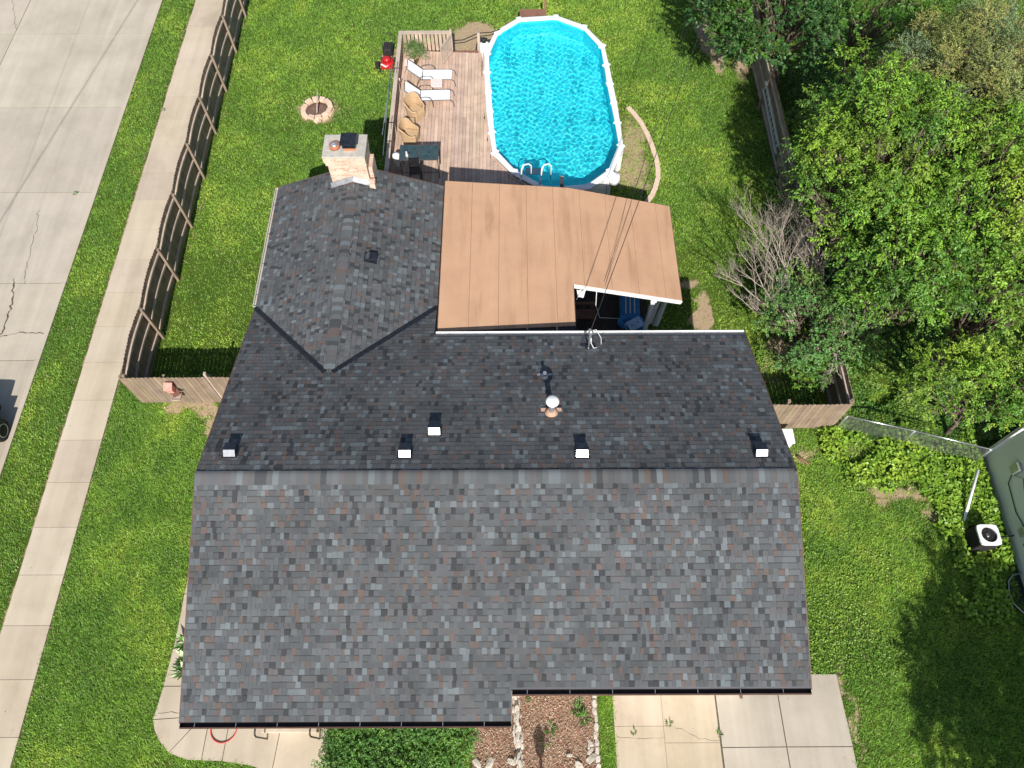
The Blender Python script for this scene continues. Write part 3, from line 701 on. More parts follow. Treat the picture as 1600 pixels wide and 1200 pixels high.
mb.bar((chx0+.02, cy0-.02, zWL(chx0, 0)+.035), (WC, cy0-.02, WZ+.035), .12, .01); mb.bar((chx1, cy0-.02, zWR(chx1, 0)+.035), (WC, cy0-.02, WZ+.035), .12, .01)
mb.build('flashing', M['galv'], chm)

# ================================================================== PATIO COVER
XK = 1.90
pz = lambda x: 3.87+(3.5-3.87)*(x+2.3)/(XK+2.3) if x < XK else 3.5+(2.55-3.5)*(x-XK)/(5.53-XK)
pc = thing('patio_cover', (2, 14.5, 0), 'flat terracotta coloured patio roof with white fascia and notched corner beside the pool', 'patio roof')
X0, X1, XN, YN, YB = -2.28, 5.53, 1.90, 13.88, 17.90
YA0, YA1 = G(687, 518, 3.87).y, G(899, 508.8, 3.5).y
def zpl(x, y): return pz(x)
mb = MB(); mb.slab([(x, y, pz(x)) for x, y in [(X0, YA0), (XN, YA1), (XN, YN), (XN, YB), (X0, YB)]], .03); mb.slab([(x, y, pz(x)) for x, y in [(XN, YN), (X1, YN), (X1, YB), (XN, YB)]], .03)
xs_ = [X0+i*(X1-X0)/8.6 for i in range(1, 9)]
for x in xs_:      # overlapping sheet edges
    ya = (YA0+.2 if x < XN else YN)+.001; wd = .05
    mb.add([(x-wd, ya, pz(x-wd)+.003), (x, ya, pz(x)+.012), (x, YB, pz(x)+.012), (x-wd, YB, pz(x-wd)+.003), (x+.004, ya, pz(x)), (x+.004, YB, pz(x))], [(0, 1, 2, 3), (1, 4, 5, 2)])
mb.build('roof_sheet', M['roll'], pc)
for x in xs_:
    ya = (YA0+.2 if x < XN else YN)+.001; mb = MB(); mb.add([(x+.001, ya, pz(x)+.0128), (x+.010, ya, pz(x)+.002), (x+.010, YB, pz(x)+.002), (x+.001, YB, pz(x)+.0128)], [(0, 1, 2, 3)]); mb.build('seam', M['brown_wood'], pc)
mb = MB(); k_ = .09
def fas(a, b): mb.bar((a[0], a[1], pz(a[0])-.10), (b[0], b[1], pz(b[0])-.10), .03, .16)
fas((XN, YN-.017), (X1+.0, YN-.017)); mb.build('fascia', M['white_metal'], pc)
for a_, b_ in (((X1+.012, YN-.03), (X1+.012, YB+.03)), ((X0, YB+.012), (XN, YB+.012)), ((XN, YB+.012), (X1, YB+.012)), ((XN+.012, YA1), (XN+.012, YN-.035)), ((X0-.012, 11.9), (X0-.012, YB))):
    mb = MB(); mb.bar((a_[0], a_[1], pz(a_[0])-.075), (b_[0], b_[1], pz(b_[0])-.075), .022, .12); mb.build('edge_trim', M['brown_metal'], pc)
for y in np.arange(12.9, 17.9, .6): 
    mb = MB(); mb.bar((X0+.05, y, pz(X0+.05)-.10), (XN-.03, y, pz(XN-.03)-.10), .04, .13); mb.build('rafter', M['brown_wood'], pc)
    if y > YN+.1: mb = MB(); mb.bar((XN, y, pz(XN)-.10), (X1-.05, y, pz(X1-.05)-.10), .04, .13); mb.build('rafter', M['brown_wood'], pc)
for (x, y) in ((4.6, YN+.05), (X1-.15, YB-.15), (1.6, YB-.15), (XN-.15, YN+.1), (X0+.2, YB-.15)):
    q = MB(); q.bar((x, y, 0), (x, y, pz(x)-.165), .13, .13, up=(0, 1, 0)); q.box(x-.1, x+.1, y-.1, y+.1, pz(x)-.30, pz(x)-.17); q.build('post', M['white_metal'], pc)
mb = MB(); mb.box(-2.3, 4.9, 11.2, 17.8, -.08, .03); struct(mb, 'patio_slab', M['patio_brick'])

mb = MB(); mb.add([(X0+.02, YA0-.004, pz(X0)-.012), (XN, YA1-.004, pz(XN)-.012), (XN, 11.3, pz(XN)-.03), (X0+.02, 11.3, pz(X0)-.03)], [(0, 1, 2, 3), (3, 2, 1, 0)]); mb.build('flashing', M['gutter_inside'], pc)  # dark flashing; near-black sheet also stands in for shade over the rafters
# ================================================================== POOL
PV = [(-1.09, 27.59), (-1.07, 26.40), (-1.0, 25.2), (-.93, 24.05), (-.83, 22.88), (-.70, 21.80), (.05, 20.75), (1.27, 19.86), (2.88, 19.98), (3.76, 20.75), (4.28, 22.11), (4.23, 23.36), (4.16, 24.5), (4.07, 25.65), (4.0, 26.8), (3.9, 27.99), (3.17, 29.25), (1.95, 29.95), (.32, 29.81), (-.67, 28.93)]
PC = Vector((1.6, 24.9)); PZ = 1.32
def inset(k): return [tuple(PC+(Vector(p)-PC)*(1-k/ (Vector(p)-PC).length)) for p in PV]
outer, inner = inset(-.13), inset(.12); wallp = inset(0.0); nP = len(PV)
pool = thing('swimming_pool', (1.6, 24.9, 0), 'oval above-ground swimming pool with white rim and turquoise water', 'swimming pool')
mb = MB()
for i in range(nP):
    a, b = wallp[i], wallp[(i+1) % nP]; d = Vector((b[0]-a[0], b[1]-a[1], 0)); L = d.length; nn = Vector((d.y, -d.x, 0)).normalized()
    n = 6
    for k in range(n):
        p = Vector((*a, 0))+d*k/n; q = Vector((*a, 0))+d*(k+1)/n; m_ = (p+q)/2+(-nn if (Vector(m2)-PC).dot(nn.xy) < 0 else nn)*0.012 if False else (p+q)/2
        mb.add([p, q, q+Vector((0, 0, PZ-.03)), p+Vector((0, 0, PZ-.03))], [(3, 2, 1, 0)])
mb.build('wall', M['pool_plastic'], pool)
for i in range(nP):      # uprights and rim segments
    a = Vector((*wallp[i], 0)); o = (a.xy-PC).normalized(); o3 = Vector((o.x, o.y, 0))
    u = MB(); u.bar(a+o3*.05, a+o3*.05+Vector((0, 0, PZ-.02)), .16, .09, up=o3); u.build('upright', M['pool_plastic'], pool)
rim = MB()
for i in range(nP):
    j = (i+1) % nP; P4 = [Vector((*outer[i], PZ)), Vector((*outer[j], PZ)), Vector((*inner[j], PZ)), Vector((*inner[i], PZ))]
    mids = [P4[0]*.98+P4[3]*.02, ]
    rows = []
    for t, h in ((0, -.05), (.0, -.012), (.12, 0), (.5, .008), (.88, 0), (1, -.012), (1, -.05)):
        rows.append([P4[0].lerp(P4[3], t)+Vector((0, 0, h)), P4[1].lerp(P4[2], t)+Vector((0, 0, h))])
    rim.grid(rows, smooth=False)
rim_o = rim.build('rim', M['pool_plastic'], pool)
for i in range(nP):
    a = Vector(PV[i]); o = (a-PC).normalized(); t_ = Vector((-o.y, o.x)); c = MB()
    rows = []
    for u_ in (-.115, -.09, .09, .115):
        e = 0 if abs(u_) > .10 else 1
        rows.append([(a.x+o.x*v_+t_.x*u_, a.y+o.y*v_+t_.y*u_, PZ+.008+(.020*e if abs(v_) < .145 and v_ != .14 else -.045)) for v_ in (-.155, -.14, 0, .13, .14)])
    c.grid(rows, smooth=False, flip=True); cp = c.build('rim_cap', M['pool_plastic'], rim_o)
# liner: inner wall and floor
lp = inset(.03); mb = MB(); fine = []
for i in range(nP):
    a, b = Vector(lp[i]), Vector(lp[(i+1) % nP])
    for k in range(4): fine.append(a.lerp(b, k/4))
top = [(p.x, p.y, PZ-.05) for p in fine]; bot = [(p.x, p.y, .12) for p in fine]; bot2 = [(PC.x+(p.x-PC.x)*.95, PC.y+(p.y-PC.y)*.97, .04) for p in fine]
n = len(fine)
mb.add(top+bot+bot2, [(i, (i+1) % n, n+(i+1) % n, n+i) for i in range(n)]+[(n+i, n+(i+1) % n, 2*n+(i+1) % n, 2*n+i) for i in range(n)]+[tuple(range(2*n, 3*n))])
lin = mb.build('liner', M['liner'], pool)
#WATER
def water():
    m, t, b, tc, geo = newmat('pool_water'); 
    wz = 1.12
    # rippled surface as real geometry
    step = .035; x = np.arange(-1.4, 4.7, step); y = np.arange(19.6, 30.3, step); X, Y = np.meshgrid(x, y)
    Z = np.zeros_like(X); r = np.random.default_rng(3)
    wx = X+.25*(fbm(X, Y, 1.2, 3)-.5); wy = Y+.25*(fbm(X, Y, 1.2, 9)-.5)
    for k in range(34):
        a = r.uniform(0, 2*math.pi); lam = r.uniform(.11, .36); ph = r.uniform(0, 6.28)
        Z += .00040*(lam/.25)*np.sin((wx*math.cos(a)+wy*math.sin(a))*2*math.pi/lam+ph)
    # return-jet rings coming from the upper left wall
    d = np.hypot(X-.1, Y-28.3); Z += .0011*np.sin(d*2*math.pi/.30)*np.exp(-((d-2.6)/1.5)**2)
    V = np.stack([X.ravel(), Y.ravel(), wz+Z.ravel()], 1)
    nx, ny = len(x), len(y); ii = (np.arange(nx-1)[None, :]+np.arange(ny-1)[:, None]*nx).ravel(); F = np.stack([ii, ii+1, ii+nx+1, ii+nx], 1)
    # keep cells inside the liner outline
    pts = np.array([(p.x, p.y) for p in fine]); c = V[F].mean(1)[:, :2]; ins = np.zeros(len(c), bool); j = len(pts)-1
    pts = np.array([PC.x, PC.y])+(pts-np.array([PC.x, PC.y]))*1.012
    for i in range(len(pts)):
        xi, yi = pts[i]; xj, yj = pts[j]; cnd = ((yi > c[:, 1]) != (yj > c[:, 1])) & (c[:, 0] < (xj-xi)*(c[:, 1]-yi)/(yj-yi+1e-12)+xi); ins ^= cnd; j = i
    F = F[ins]; u, inv = np.unique(F, return_inverse=True); V = V[u]; F = inv.reshape(F.shape)
    t.nodes.remove(b)
    gl = t.nodes.new('ShaderNodeBsdfGlass'); gl.inputs['IOR'].default_value = 1.33; gl.inputs['Roughness'].default_value = 0; gl.inputs['Color'].default_value = (.97, 1, 1, 1)
    tr = t.nodes.new('ShaderNodeBsdfTransparent'); tr.inputs[0].default_value = (.80, .97, 1, 1)
    t.links.new(gl.outputs[0], t.nodes['Material Output'].inputs[0])
    o = bulk('water', m, V, F, np.ones((len(V), 3))*.5, pool); o.data.polygons.foreach_set('use_smooth', [True]*len(F))
    return o
wt = water()
wt.cycles.is_caustics_caster = True; lin.cycles.is_caustics_receiver = True; sl.cycles.is_caustics_light = True

# ================================================================== DECK
DZ = 1.17
deck = thing('deck', (-3, 24, 0), 'raised brown timber deck with slatted railing along the left of the pool', 'deck')
edge = [(-4.86, 28.0), (-1.30, 27.78)] + [tuple(PC+(Vector(p)-PC)*(1+.20/(Vector(p)-PC).length)) for p in PV[1:8]] + [(1.4, 17.6), (-4.80, 17.6)]
def clipx(poly_, x):   # y-intervals of polygon at x
    ys_ = []
    for i in range(len(poly_)):
        (ax, ay), (bx, by) = poly_[i], poly_[(i+1) % len(poly_)]
        if (ax <= x) != (bx <= x): ys_.append(ay+(by-ay)*(x-ax)/(bx-ax))
    ys_.sort(); return list(zip(ys_[::2], ys_[1::2]))
mb = MB(); x = -4.86; bw = .142
while x < 1.4:
    for (a, b) in clipx(edge, x+bw/2):
        if b-a < .05: continue
        cuts = [a]+[c for c in ((21.95, 25.9) if int(x*7) % 2 else (23.9,)) if a+.3 < c < b-.3]+[b]
        for p, q in zip(cuts, cuts[1:]):
            k = random.uniform(.84, 1.1); sh_ = random.uniform(-.012, .012) if q == b else 0
            mb.box(x+.004, x+bw-.004, p+.003, q-.003+sh_, DZ-.035, DZ+random.uniform(-.0015, .0015), (k, k*random.uniform(.96, 1.01), k*random.uniform(.92, 1.0)))
    x += bw
mb.build('deck_boards', M['deck_wood'], deck)
for p, q in (((-4.82, 17.7), (-4.82, 27.95)), ((-4.82, 27.95), (-1.35, 27.75)), ((-1.33, 27.7), (-1.2, 21.9)), ((-3.0, 17.7), (-3.0, 27.8))):
    mb = MB(); mb.bar((*p, DZ-.14), (*q, DZ-.14), .04, .19); mb.build('joist', M['brown_wood'], deck)
for x, y in ((-4.7, 27.8), (-4.7, 24.5), (-4.7, 21.2), (-4.7, 18), (-1.45, 27.6), (-1.45, 24.8), (-1.3, 22), (-3, 27.6), (-3, 24)):
    mb = MB(); mb.box(x-.05, x+.05, y-.05, y+.05, 0, DZ-.235); mb.build('footing_post', M['brown_wood'], deck)
eb_ = MB()
E_ = [tuple(PC+(Vector(p)-PC)*(1+.17/(Vector(p)-PC).length)) for p in PV[0:8]]
for p, q in zip(E_, E_[1:]): eb_.bar((*p, DZ+.012), (*q, DZ+.012), .11, .03); eb_.bar((*p, DZ-.10), (*q, DZ-.10), .03, .18)
eb_.build('edge_board', M['deck_wood'], deck)
RZ = 2.10
# railing: flat cap, slats, posts
rl = MB(); rl.box(-4.80, -4.64, 17.9, 27.86, RZ-.04, RZ); rl.build('rail_cap', M['rail_wood'], deck)
rl = MB(); rl.box(-4.80, -2.56, 27.86, 28.02, RZ-.04, RZ); rl.build('rail_cap', M['rail_wood'], deck)
sl_ = MB()
for y in np.arange(18.0, 27.8, .175): k = random.uniform(.85, 1.1); sl_.box(-4.76, -4.735, y, y+.125, DZ-.16, RZ-.04, (k, k, k))
sl_.build('slats', M['rail_wood'], deck)
sl_ = MB()
for x in np.arange(-4.64, -2.7, .168): k = random.uniform(.8, 1.1); sl_.box(x, x+.125, 27.93, 27.955, DZ+.03, RZ-.04, (k, k*.97, k*.93))
sl_.build('slats', M['rail_wood'], deck)
for y in (18.2, 20.6, 23, 25.4, 27.8): mb = MB(); mb.box(-4.735, -4.66, y-.045, y+.045, DZ, RZ-.04); mb.build('rail_post', M['rail_wood'], deck)
for x in (-2.60, ): mb = MB(); mb.box(x-.05, x+.05, 27.82, 27.95, DZ, RZ+.12); mb.box(x+.05, x+.075, 27.80, 27.96, DZ-.5, RZ+.1, (.12, .12, .12)); mb.build('gate_post', M['rail_wood'], deck)
mb = MB(); mb.box(-1.50, -1.39, 28.15, 28.26, 0, 1.86); mb.build('gate_post', M['rail_wood'], deck)
mb = MB(); mb.box(-1.49, -1.40, 28.16, 28.25, 1.862, 1.88); mb.build('post_cap', M['galv'], deck)
# open gate leaf
ga, gb = Vector((-2.60, 27.78, 0)), Vector((-3.03, 26.92, 0)); gd = (gb-ga).normalized(); gt = MB()
for k in range(6): p = ga+gd*(.06+k*.155); gt.bar(p+Vector((0, 0, DZ+.07)), p+Vector((0, 0, RZ-.04)), .125, .02, up=Vector((gd.y, -gd.x, 0)))
g_o = gt.build('gate', M['rail_wood'], deck)
mb = MB()
for z in (DZ+.10, RZ-.05): mb.bar(ga+Vector((.02, 0, z)), gb+Vector((.02, 0, z)), .045, .08)
mb.build('gate_rail', M['rail_wood'], g_o)
mb = MB(); mb.bar(ga+Vector((.03, 0, DZ+.12)), gb+Vector((.03, 0, RZ-.08)), .035, .07); mb.build('gate_brace', M['rail_wood'], g_o)
# steps behind the gate
for i, (y, z) in enumerate(((28.0, .93), (28.30, .68), (28.60, .43), (28.9, .2))):
    mb = MB(); mb.box(-2.5, -1.52, y, y+.27, z-.04, z); mb.build('step', M['brown_wood'], deck)
for x in (-2.53, -1.49):
    mb = MB(); mb.bar((x, 27.98, .98), (x, 29.2, .08), .035, .24); mb.build('stringer', M['brown_wood'], deck)
mb = MB(); mb.box(1.35, 1.45, 17.7, 19.6, DZ-.2, DZ); mb.build('joist', M['brown_wood'], deck)

# ---- furniture
CH = (1, 1, 1)
def chaise(loc, rz, label):
    t = thing('chaise_longue', loc, label, 'sun lounger', 'white sling loungers on the deck', rz, local=True)
    # +x = feet.  seat from x=0 to 1.22, back rises from 0 to -.55
    W = .31; sz = .34
    s = MB(); rows = []
    for u in np.linspace(0, 1, 9): rows.append([(u*1.20, v*W*.94, sz-.035*math.sin(math.pi*(v+1)/2)*1.0+(0 if u < .9 else -.02*(u-.9)*10)) for v in (-1, -.5, 0, .5, 1)])
    s.grid(rows); s.build('seat', M['white_cloth'], t)
    b = MB(); rows = []
    for u in np.linspace(0, 1, 7): rows.append([(-.02-u*.55, v*W*.94, sz+u*.50-.02*math.sin(math.pi*(v+1)/2)) for v in (-1, -.5, 0, .5, 1)])
    b.grid(rows, flip=True); b.build('backrest', M['white_cloth'], t)
    for sg in (-1, 1):
        y = sg*W
        f = MB(); f.tube([(-.02, y, sz), (1.16, y, sz), (1.27, y, sz-.05), (1.33, y*1.02, sz-.17), (1.36, y*1.05, .01)], .014, 8); f.tube([(-.02, y, sz), (-.59, y, sz+.52)], .014, 8); f.build('side_rail', M['bronze'], t)
        a = MB(); a.tube([(-.28, y*1.16, .01), (-.22, y*1.15, .2), (-.12, y*1.14, .42), (-.02, y*1.12, .52), (.18, y*1.12, .55), (.36, y*1.13, .53), (.46, y*1.14, .42), (.52, y*1.15, .01)], .013, 8); a.build('arm', M['bronze'], t)
    c = MB(); c.tube([(-.02, -W*1.1, sz-.01), (-.02, W*1.1, sz-.01)], .014, 8); c.build('cross_bar', M['bronze'], t)
    c = MB(); c.tube([(-.59, -W, sz+.52), (-.59, W, sz+.52)], .014, 8); c.build('head_bar', M['bronze'], t)
    return t
chaise((-3.73, 26.03, DZ), R_(0), 'white sling lounger farther from the house, beside the potted plant')
chaise((-3.76, 24.78, DZ), R_(2), 'white sling lounger nearer the wicker chairs, below the small slatted table')
def side_table(loc, rz, label, s=.24, h=.42):
    t = thing('side_table', loc, label, 'side table', 'small pink-white tables on the deck', rz, local=True)
    b = MB()
    for k in range(9): y = -s+(k+.5)*2*s/9; b.box(-s, s, y-s/9*.82, y+s/9*.82, h-.012, h)
    b.box(-s, s, -s, -s+.03, h-.03, h-.012); b.box(-s, s, s-.03, s, h-.03, h-.012)
    b.build('table_top', M['pink'], t)
    for i in (-1, 1):
        for j in (-1, 1): l = MB(); l.tube([(i*s*.85, j*s*.85, h-.03), (i*s*1.02, j*s*1.05, .0)], .011, 6); l.build('leg', M['pink'], t)
    return t
p = G(682, 129, DZ+.42); side_table((p.x, p.y, DZ), .03, 'small slatted pink-white side table between the two white loungers')
p = G(637, 97, DZ+.42); side_table((p.x+.06, p.y, DZ), .0, 'small pink-white side table against the railing by the potted plant', .2)
# potted plant
p = G(648, 88, DZ+.3); pp = thing('potted_plant', (p.x, p.y, DZ), 'bushy feathery green plant in a pale pot at the deck corner', 'potted plant')
mb = MB(); mb.lathe((p.x, p.y, DZ), [(.12, 0), (.17, .28), (.185, .28), (.185, .32), (.165, .32), (.16, .27)], 20); mb.build('pot', M['terracotta'], pp)

def leaf_arrays(B, Dr, L, W, fold=.18, droop=.15, up=None):
    """B base points, Dr directions (unit), L lengths, W widths -> verts, faces"""
    n = len(B); rnd = rng.normal(size=(n, 3)) if up is None else up
    Wd = np.cross(Dr, rnd); Wd /= np.linalg.norm(Wd, axis=1, keepdims=True)+1e-9
    Nn = np.cross(Wd, Dr); sg = np.sign(Nn[:, 2:3]+1e-9); Nn *= sg
    L = L[:, None]; W = W[:, None]
    mid = B+Dr*L*.42+Nn*W*fold
    V = np.stack([B, mid+Wd*W*.5, B+Dr*L-Nn*L*droop, mid-Wd*W*.5], 1).reshape(-1, 3)
    k = np.arange(n)[:, None]*4; F = np.concatenate([k+np.array([[0, 1, 2]]), k+np.array([[0, 2, 3]])], 0)
    return V, F
def unit(a): return a/(np.linalg.norm(a, axis=-1, keepdims=True)+1e-9)
def sprigs(cl, per, ll, lw, nl, tw, pal, outb=.7, upb=.5, seed=0, droop=.2, shell=.35, orient=.75):
    """leafy twigs filling clumps cl = (x,y,z,r); nl leaves per twig of length tw"""
    g = np.random.default_rng(seed); B = []; Dd = []; LL = []; WW = []; CC = []; UP_ = []
    for (cx, cy, cz_, r) in cl:
        m = max(3, int(per*r*r)); d = unit(g.normal(size=(m, 3))+np.array([0, 0, .35])); rad = r*(shell+(1-shell)*g.random((m, 1))**.6)
        s = np.array([cx, cy, cz_])+d*rad*np.array([1, 1, .75]); td = unit(d*outb+np.array([0, 0, upb])*g.random((m, 1))+g.normal(size=(m, 3))*.45)
        ccol = np.array(pal[g.integers(len(pal))])*g.uniform(.85, 1.15); tl = tw*g.uniform(.6, 1.2, (m, 1))
        tcol = ccol*g.uniform(.82, 1.2, (m, 1))*np.array([1, 1, 1])+np.stack([g.uniform(-.01, .03, m), g.uniform(-.01, .02, m), np.zeros(m)], 1)*.6
        side = unit(np.cross(td, np.array([0, 0, 1.]))+g.normal(size=(m, 3))*.15)
        for k in range(nl):
            t = (k+.5)/nl; sd = side*(1 if k % 2 else -1); pos = s+td*tl*t-np.array([0, 0, 1])*tl*t*t*droop*.6
            ld = unit(sd*.8+td*.7-np.array([0, 0, 1])*droop+g.normal(size=(m, 3))*.28)
            B.append(pos); Dd.append(ld); LL.append(ll*g.uniform(.65, 1.15, m)); WW.append(lw*g.uniform(.75, 1.15, m))
            CC.append(np.clip(tcol*g.uniform(.8, 1.22, (m, 1)), .004, 1)); UP_.append(unit(np.array([0, 0, 1.])*orient+d*.25+g.normal(size=(m, 3))*.4))
    B, Dd, LL, WW, CC, UP_ = map(np.concatenate, (B, Dd, LL, WW, CC, UP_))
    V, F = leaf_arrays(B, Dd, LL, WW, up=UP_, droop=.12)
    return V, F, np.repeat(CC, 4, 0)
V, F, C = sprigs([(p.x, p.y, DZ+.62, .36), (p.x+.18, p.y-.05, DZ+.55, .28), (p.x-.15, p.y+.08, DZ+.55, .26)], 700, .10, .018, 8, .22, [(.10, .20, .05), (.14, .25, .07)], seed=4)
bulk('foliage', M['leaf'], V, F, C, pp)
# wicker tub chairs
def wicker_chair(loc, rz, label):
    t = thing('wicker_chair', loc, label, 'wicker chair', 'tan wicker tub chairs on the deck', rz, local=True)
    # faces +x ; squarish tub, arms sloping down to the front
    A = np.linspace(R_(38), R_(322), 29); rows = []
    for h in np.linspace(0, 1, 9):
        row = []
        for a in A:
            bk = 1/(1+math.exp((math.cos(a)+.15)*5.5)); top = .26*(.9+.1*math.cos(a))+.50*bk; m_ = (abs(math.cos(a))**3+abs(math.sin(a))**3)**(-1/3)
            rr = (.30+.035*h+.05*bk*h)*m_; row.append((rr*math.cos(a), rr*math.sin(a), .32*min(1, h*1.5)+top*max(0, h-.0)*.72+.02))
        rows.append(row)
    s = MB(); s.grid(rows, flip=True); s.build('back', M['wicker'], t)
    s = MB(); s.tube([Vector(q) for q in rows[-1]]+[rows[k][-1] for k in range(7, -1, -2)], .032, 8); s.tube([rows[k][0] for k in range(0, 9, 2)], .03, 8); s.build('rolled_edge', M['wicker'], t)
    s = MB(); s.box(-.26, .30, -.27, .27, .06, .36); s.build('seat', M['wicker'], t, bevel=.04)
    s = MB(); s.box(-.22, .31, -.24, .24, .362, .42); s.build('cushion', M['wicker'], t, bevel=.03)
    return t
p = G(648, 168, DZ+.45); wicker_chair((p.x, p.y, DZ), R_(-38), 'tan wicker tub chair next to the loungers, turned away towards the pool')
p = G(640, 207, DZ+.45); wicker_chair((p.x, p.y, DZ), R_(-12), 'tan wicker tub chair between the other wicker chair and the dark bar table')
p = G(637, 196, DZ+.35); ot = thing('ottoman', (p.x+.02, p.y+.12, DZ), 'square tan wicker footstool behind the wicker chair by the bar table', 'footstool')
mb = MB(); mb.box(p.x-.24, p.x+.26, p.y-.10, p.y+.34, .05+DZ, DZ+.40); mb.build('wicker_body', M['wicker'], ot, bevel=.02)
mb = MB(); mb.box(p.x-.25, p.x+.27, p.y-.11, p.y+.35, DZ+.402, DZ+.44); mb.build('lid', M['wicker'], ot, bevel=.015)
# bar tables
def bar_table(x0, x1, y0, y1, label):
    t = thing('bar_table', ((x0+x1)/2, (y0+y1)/2, DZ), label, 'bar table', 'smoked glass bar tables on the deck'); h = DZ+.98
    g = MB(); g.box(x0+.02, x1-.02, y0+.02, y1-.02, h-.012, h-.004); g.build('glass_top', M['glass_top'], t)
    f = MB(); f.box(x0, x1, y0, y0+.025, h-.03, h+.002); f.box(x0, x1, y1-.025, y1, h-.03, h+.002); f.box(x0, x0+.025, y0+.025, y1-.025, h-.03, h+.002); f.box(x1-.025, x1, y0+.025, y1-.025, h-.03, h+.002); f.build('frame', M['bronze'], t)
    c = ((x0+x1)/2, (y0+y1)/2); q = MB(); q.lathe((c[0], c[1], h-.004), [(.035, 0), (.035, .006), (.0005, .006)], 16); q.build('umbrella_plug', M['black'], t)
    for x in (x0+.03, x1-.03):
        for y in (y0+.03, y1-.03): l = MB(); l.tube([(x, y, h-.03), (x, y, DZ)], .015, 8); l.build('leg', M['black'], t)
    for y in (y0+.03, y1-.03): l = MB(); l.tube([(x0+.03, y, DZ+.3), (x1-.03, y, DZ+.3)], .01, 6); l.build('stretcher', M['black'], t)
    return t
q = G(623, 250, DZ+.98); q2 = G(686, 226, DZ+.98); xm = (q.x+q2.x)/2
bar_table(q.x, xm-.006, q.y, q2.y, 'smoked glass bar table at the railing with a small bottle standing on it'); bar_table(xm+.006, q2.x, q.y, q2.y, 'smoked glass bar table nearer the pool with nothing on it')
def stool(loc, rz, label):
    t = thing('bar_stool', loc, label, 'bar stool', 'black bar stools by the tables', rz, local=True)
    s = MB(); s.box(-.2, .2, -.19, .19, .70, .73); s.build('seat', M['black'], t, bevel=.01)
    s = MB(); s.grid([[(x, .20+.03*h, .73+h*.36) for x in (-.19, -.06, .06, .19)] for h in (0.15, .6, 1)]); s.tube([(-.19, .19, .7), (-.19, .23, 1.1), (.19, .23, 1.1), (.19, .19, .7)], .012, 6); s.build('backrest', M['black'], t)
    for i in (-1, 1):
        for j in (-1, 1): l = MB(); l.tube([(i*.18, j*.17, .7), (i*.22, j*.22, 0)], .012, 6); l.build('leg', M['black'], t)
    l = MB(); l.tube([(-.2, -.2, .28), (.2, -.2, .28), (.2, .2, .28), (-.2, .2, .28), (-.2, -.2, .28)], .009, 6); l.build('foot_ring', M['black'], t)
    return t
p = G(648, 268, DZ+.7); stool((p.x, p.y+.05, DZ), .1, 'black metal bar stool in the shade in front of the bar table by the railing')
p = G(660, 238, DZ+.98); bt = thing('bottle', (p.x-.55, p.y-.0, DZ+.98), 'small pink and white bottle on the dark glass bar table', 'bottle')
bo = G(636, 244, DZ+1.0); bt.location = (bo.x, bo.y, DZ+.982); ORG[bt.name] = Vector(bt.location)
mb = MB(); mb.lathe((bo.x, bo.y, DZ+.982), [(.045, 0), (.05, .02), (.05, .13), (.02, .17), (.018, .19)], 16); mb.build('body', M['pink'], bt)
mb = MB(); mb.lathe((bo.x, bo.y, DZ+1.172), [(.03, 0), (.032, .05), (.0005, .06)], 14); mb.build('cap', M['pvc'], bt)
# poles hung on the outside of the railing
POL = [((-4.99, 26.3, 1.8), (-5.15, 22.5, 1.55)), ((-5.02, 25.9, 1.95), (-5.08, 21.6, 1.35)), ((-4.98, 26.6, 1.5), (-5.2, 23.4, 1.3))]
for i, (a, b) in enumerate(POL):
    mb = MB(); mb.tube([a, b], .016, 8); o = mb.build('pool_pole', M['silver'], base=((a[0]+b[0])/2, (a[1]+b[1])/2, 1.4))
    tag(o, ('silver pool pole hung highest along the outside of the deck railing', 'longest silver pool pole reaching down towards the chimney', 'lowest silver pool pole on the outside of the railing')[i], 'pool pole', 'pool poles on the railing')
for i, y in enumerate((25.7, 22.6, 21.6)):
    mb = MB(); mb.tube([(-4.68, y-.35, RZ+.01), (-4.70, y-.3, RZ+.05), (-4.70, y+.3, RZ+.05), (-4.68, y+.35, RZ+.01)], .008, 6); mb.box(-4.84, -4.62, y-.02, y+.02, RZ+.001, RZ+.012)
    mb.build('pole_hook', M['black'], deck)
mb = MB(); mb.tube([(-4.70, 25.9, DZ+.02), (-4.60, 25.2, RZ-.1)], .022, 8); o = mb.build('closed_umbrella', M['pink'], base=(-4.7, 25.5, DZ)); tag(o, 'slim pale folded umbrella leaning inside the deck railing by the loungers', 'umbrella')
mb = MB(); mb.lathe((-4.45, 21.05, DZ), [(.10, 0), (.14, .5), (.15, .72), (.13, .8), (.02, .83)], 18); o = mb.build('towel_hamper', M['pvc'], base=(-4.45, 21.05, DZ)); tag(o, 'white rounded bin squeezed between the railing and the bar table', 'bin')

# ---- pool extras
# ladder
ld = thing('pool_ladder', (.45, 20.9, 1.2), 'white and grey in-pool ladder with two arched handrails at the near end of the pool', 'pool ladder')
for px in (815, 846):
    a = G(px, 284, 1.35); 
    h = MB(); h.tube([(a.x-.10, a.y-.18, 1.20), (a.x-.02, a.y+.02, 1.60)], .035, 10); h.build('lower_rail', M['galv'], ld)
    h = MB(); h.tube([(a.x-.02, a.y+.02, 1.60), (a.x+.0, a.y+.08, 1.93), (a.x+.07, a.y+.2, 2.02), (a.x+.26, a.y+.33, 1.95), (a.x+.36, a.y+.38, 1.8), (a.x+.38, a.y+.42, 1.0)], .030, 10); h.build('handrail', M['pvc'], ld)
a = G(830, 270, 1.1)
for k in range(3): s = MB(); s.box(a.x-.2, a.x+.42, a.y-.05+k*.22, a.y+.18+k*.22, 1.0-k*.28, 1.05-k*.28); s.build('step', M['galv'], ld)
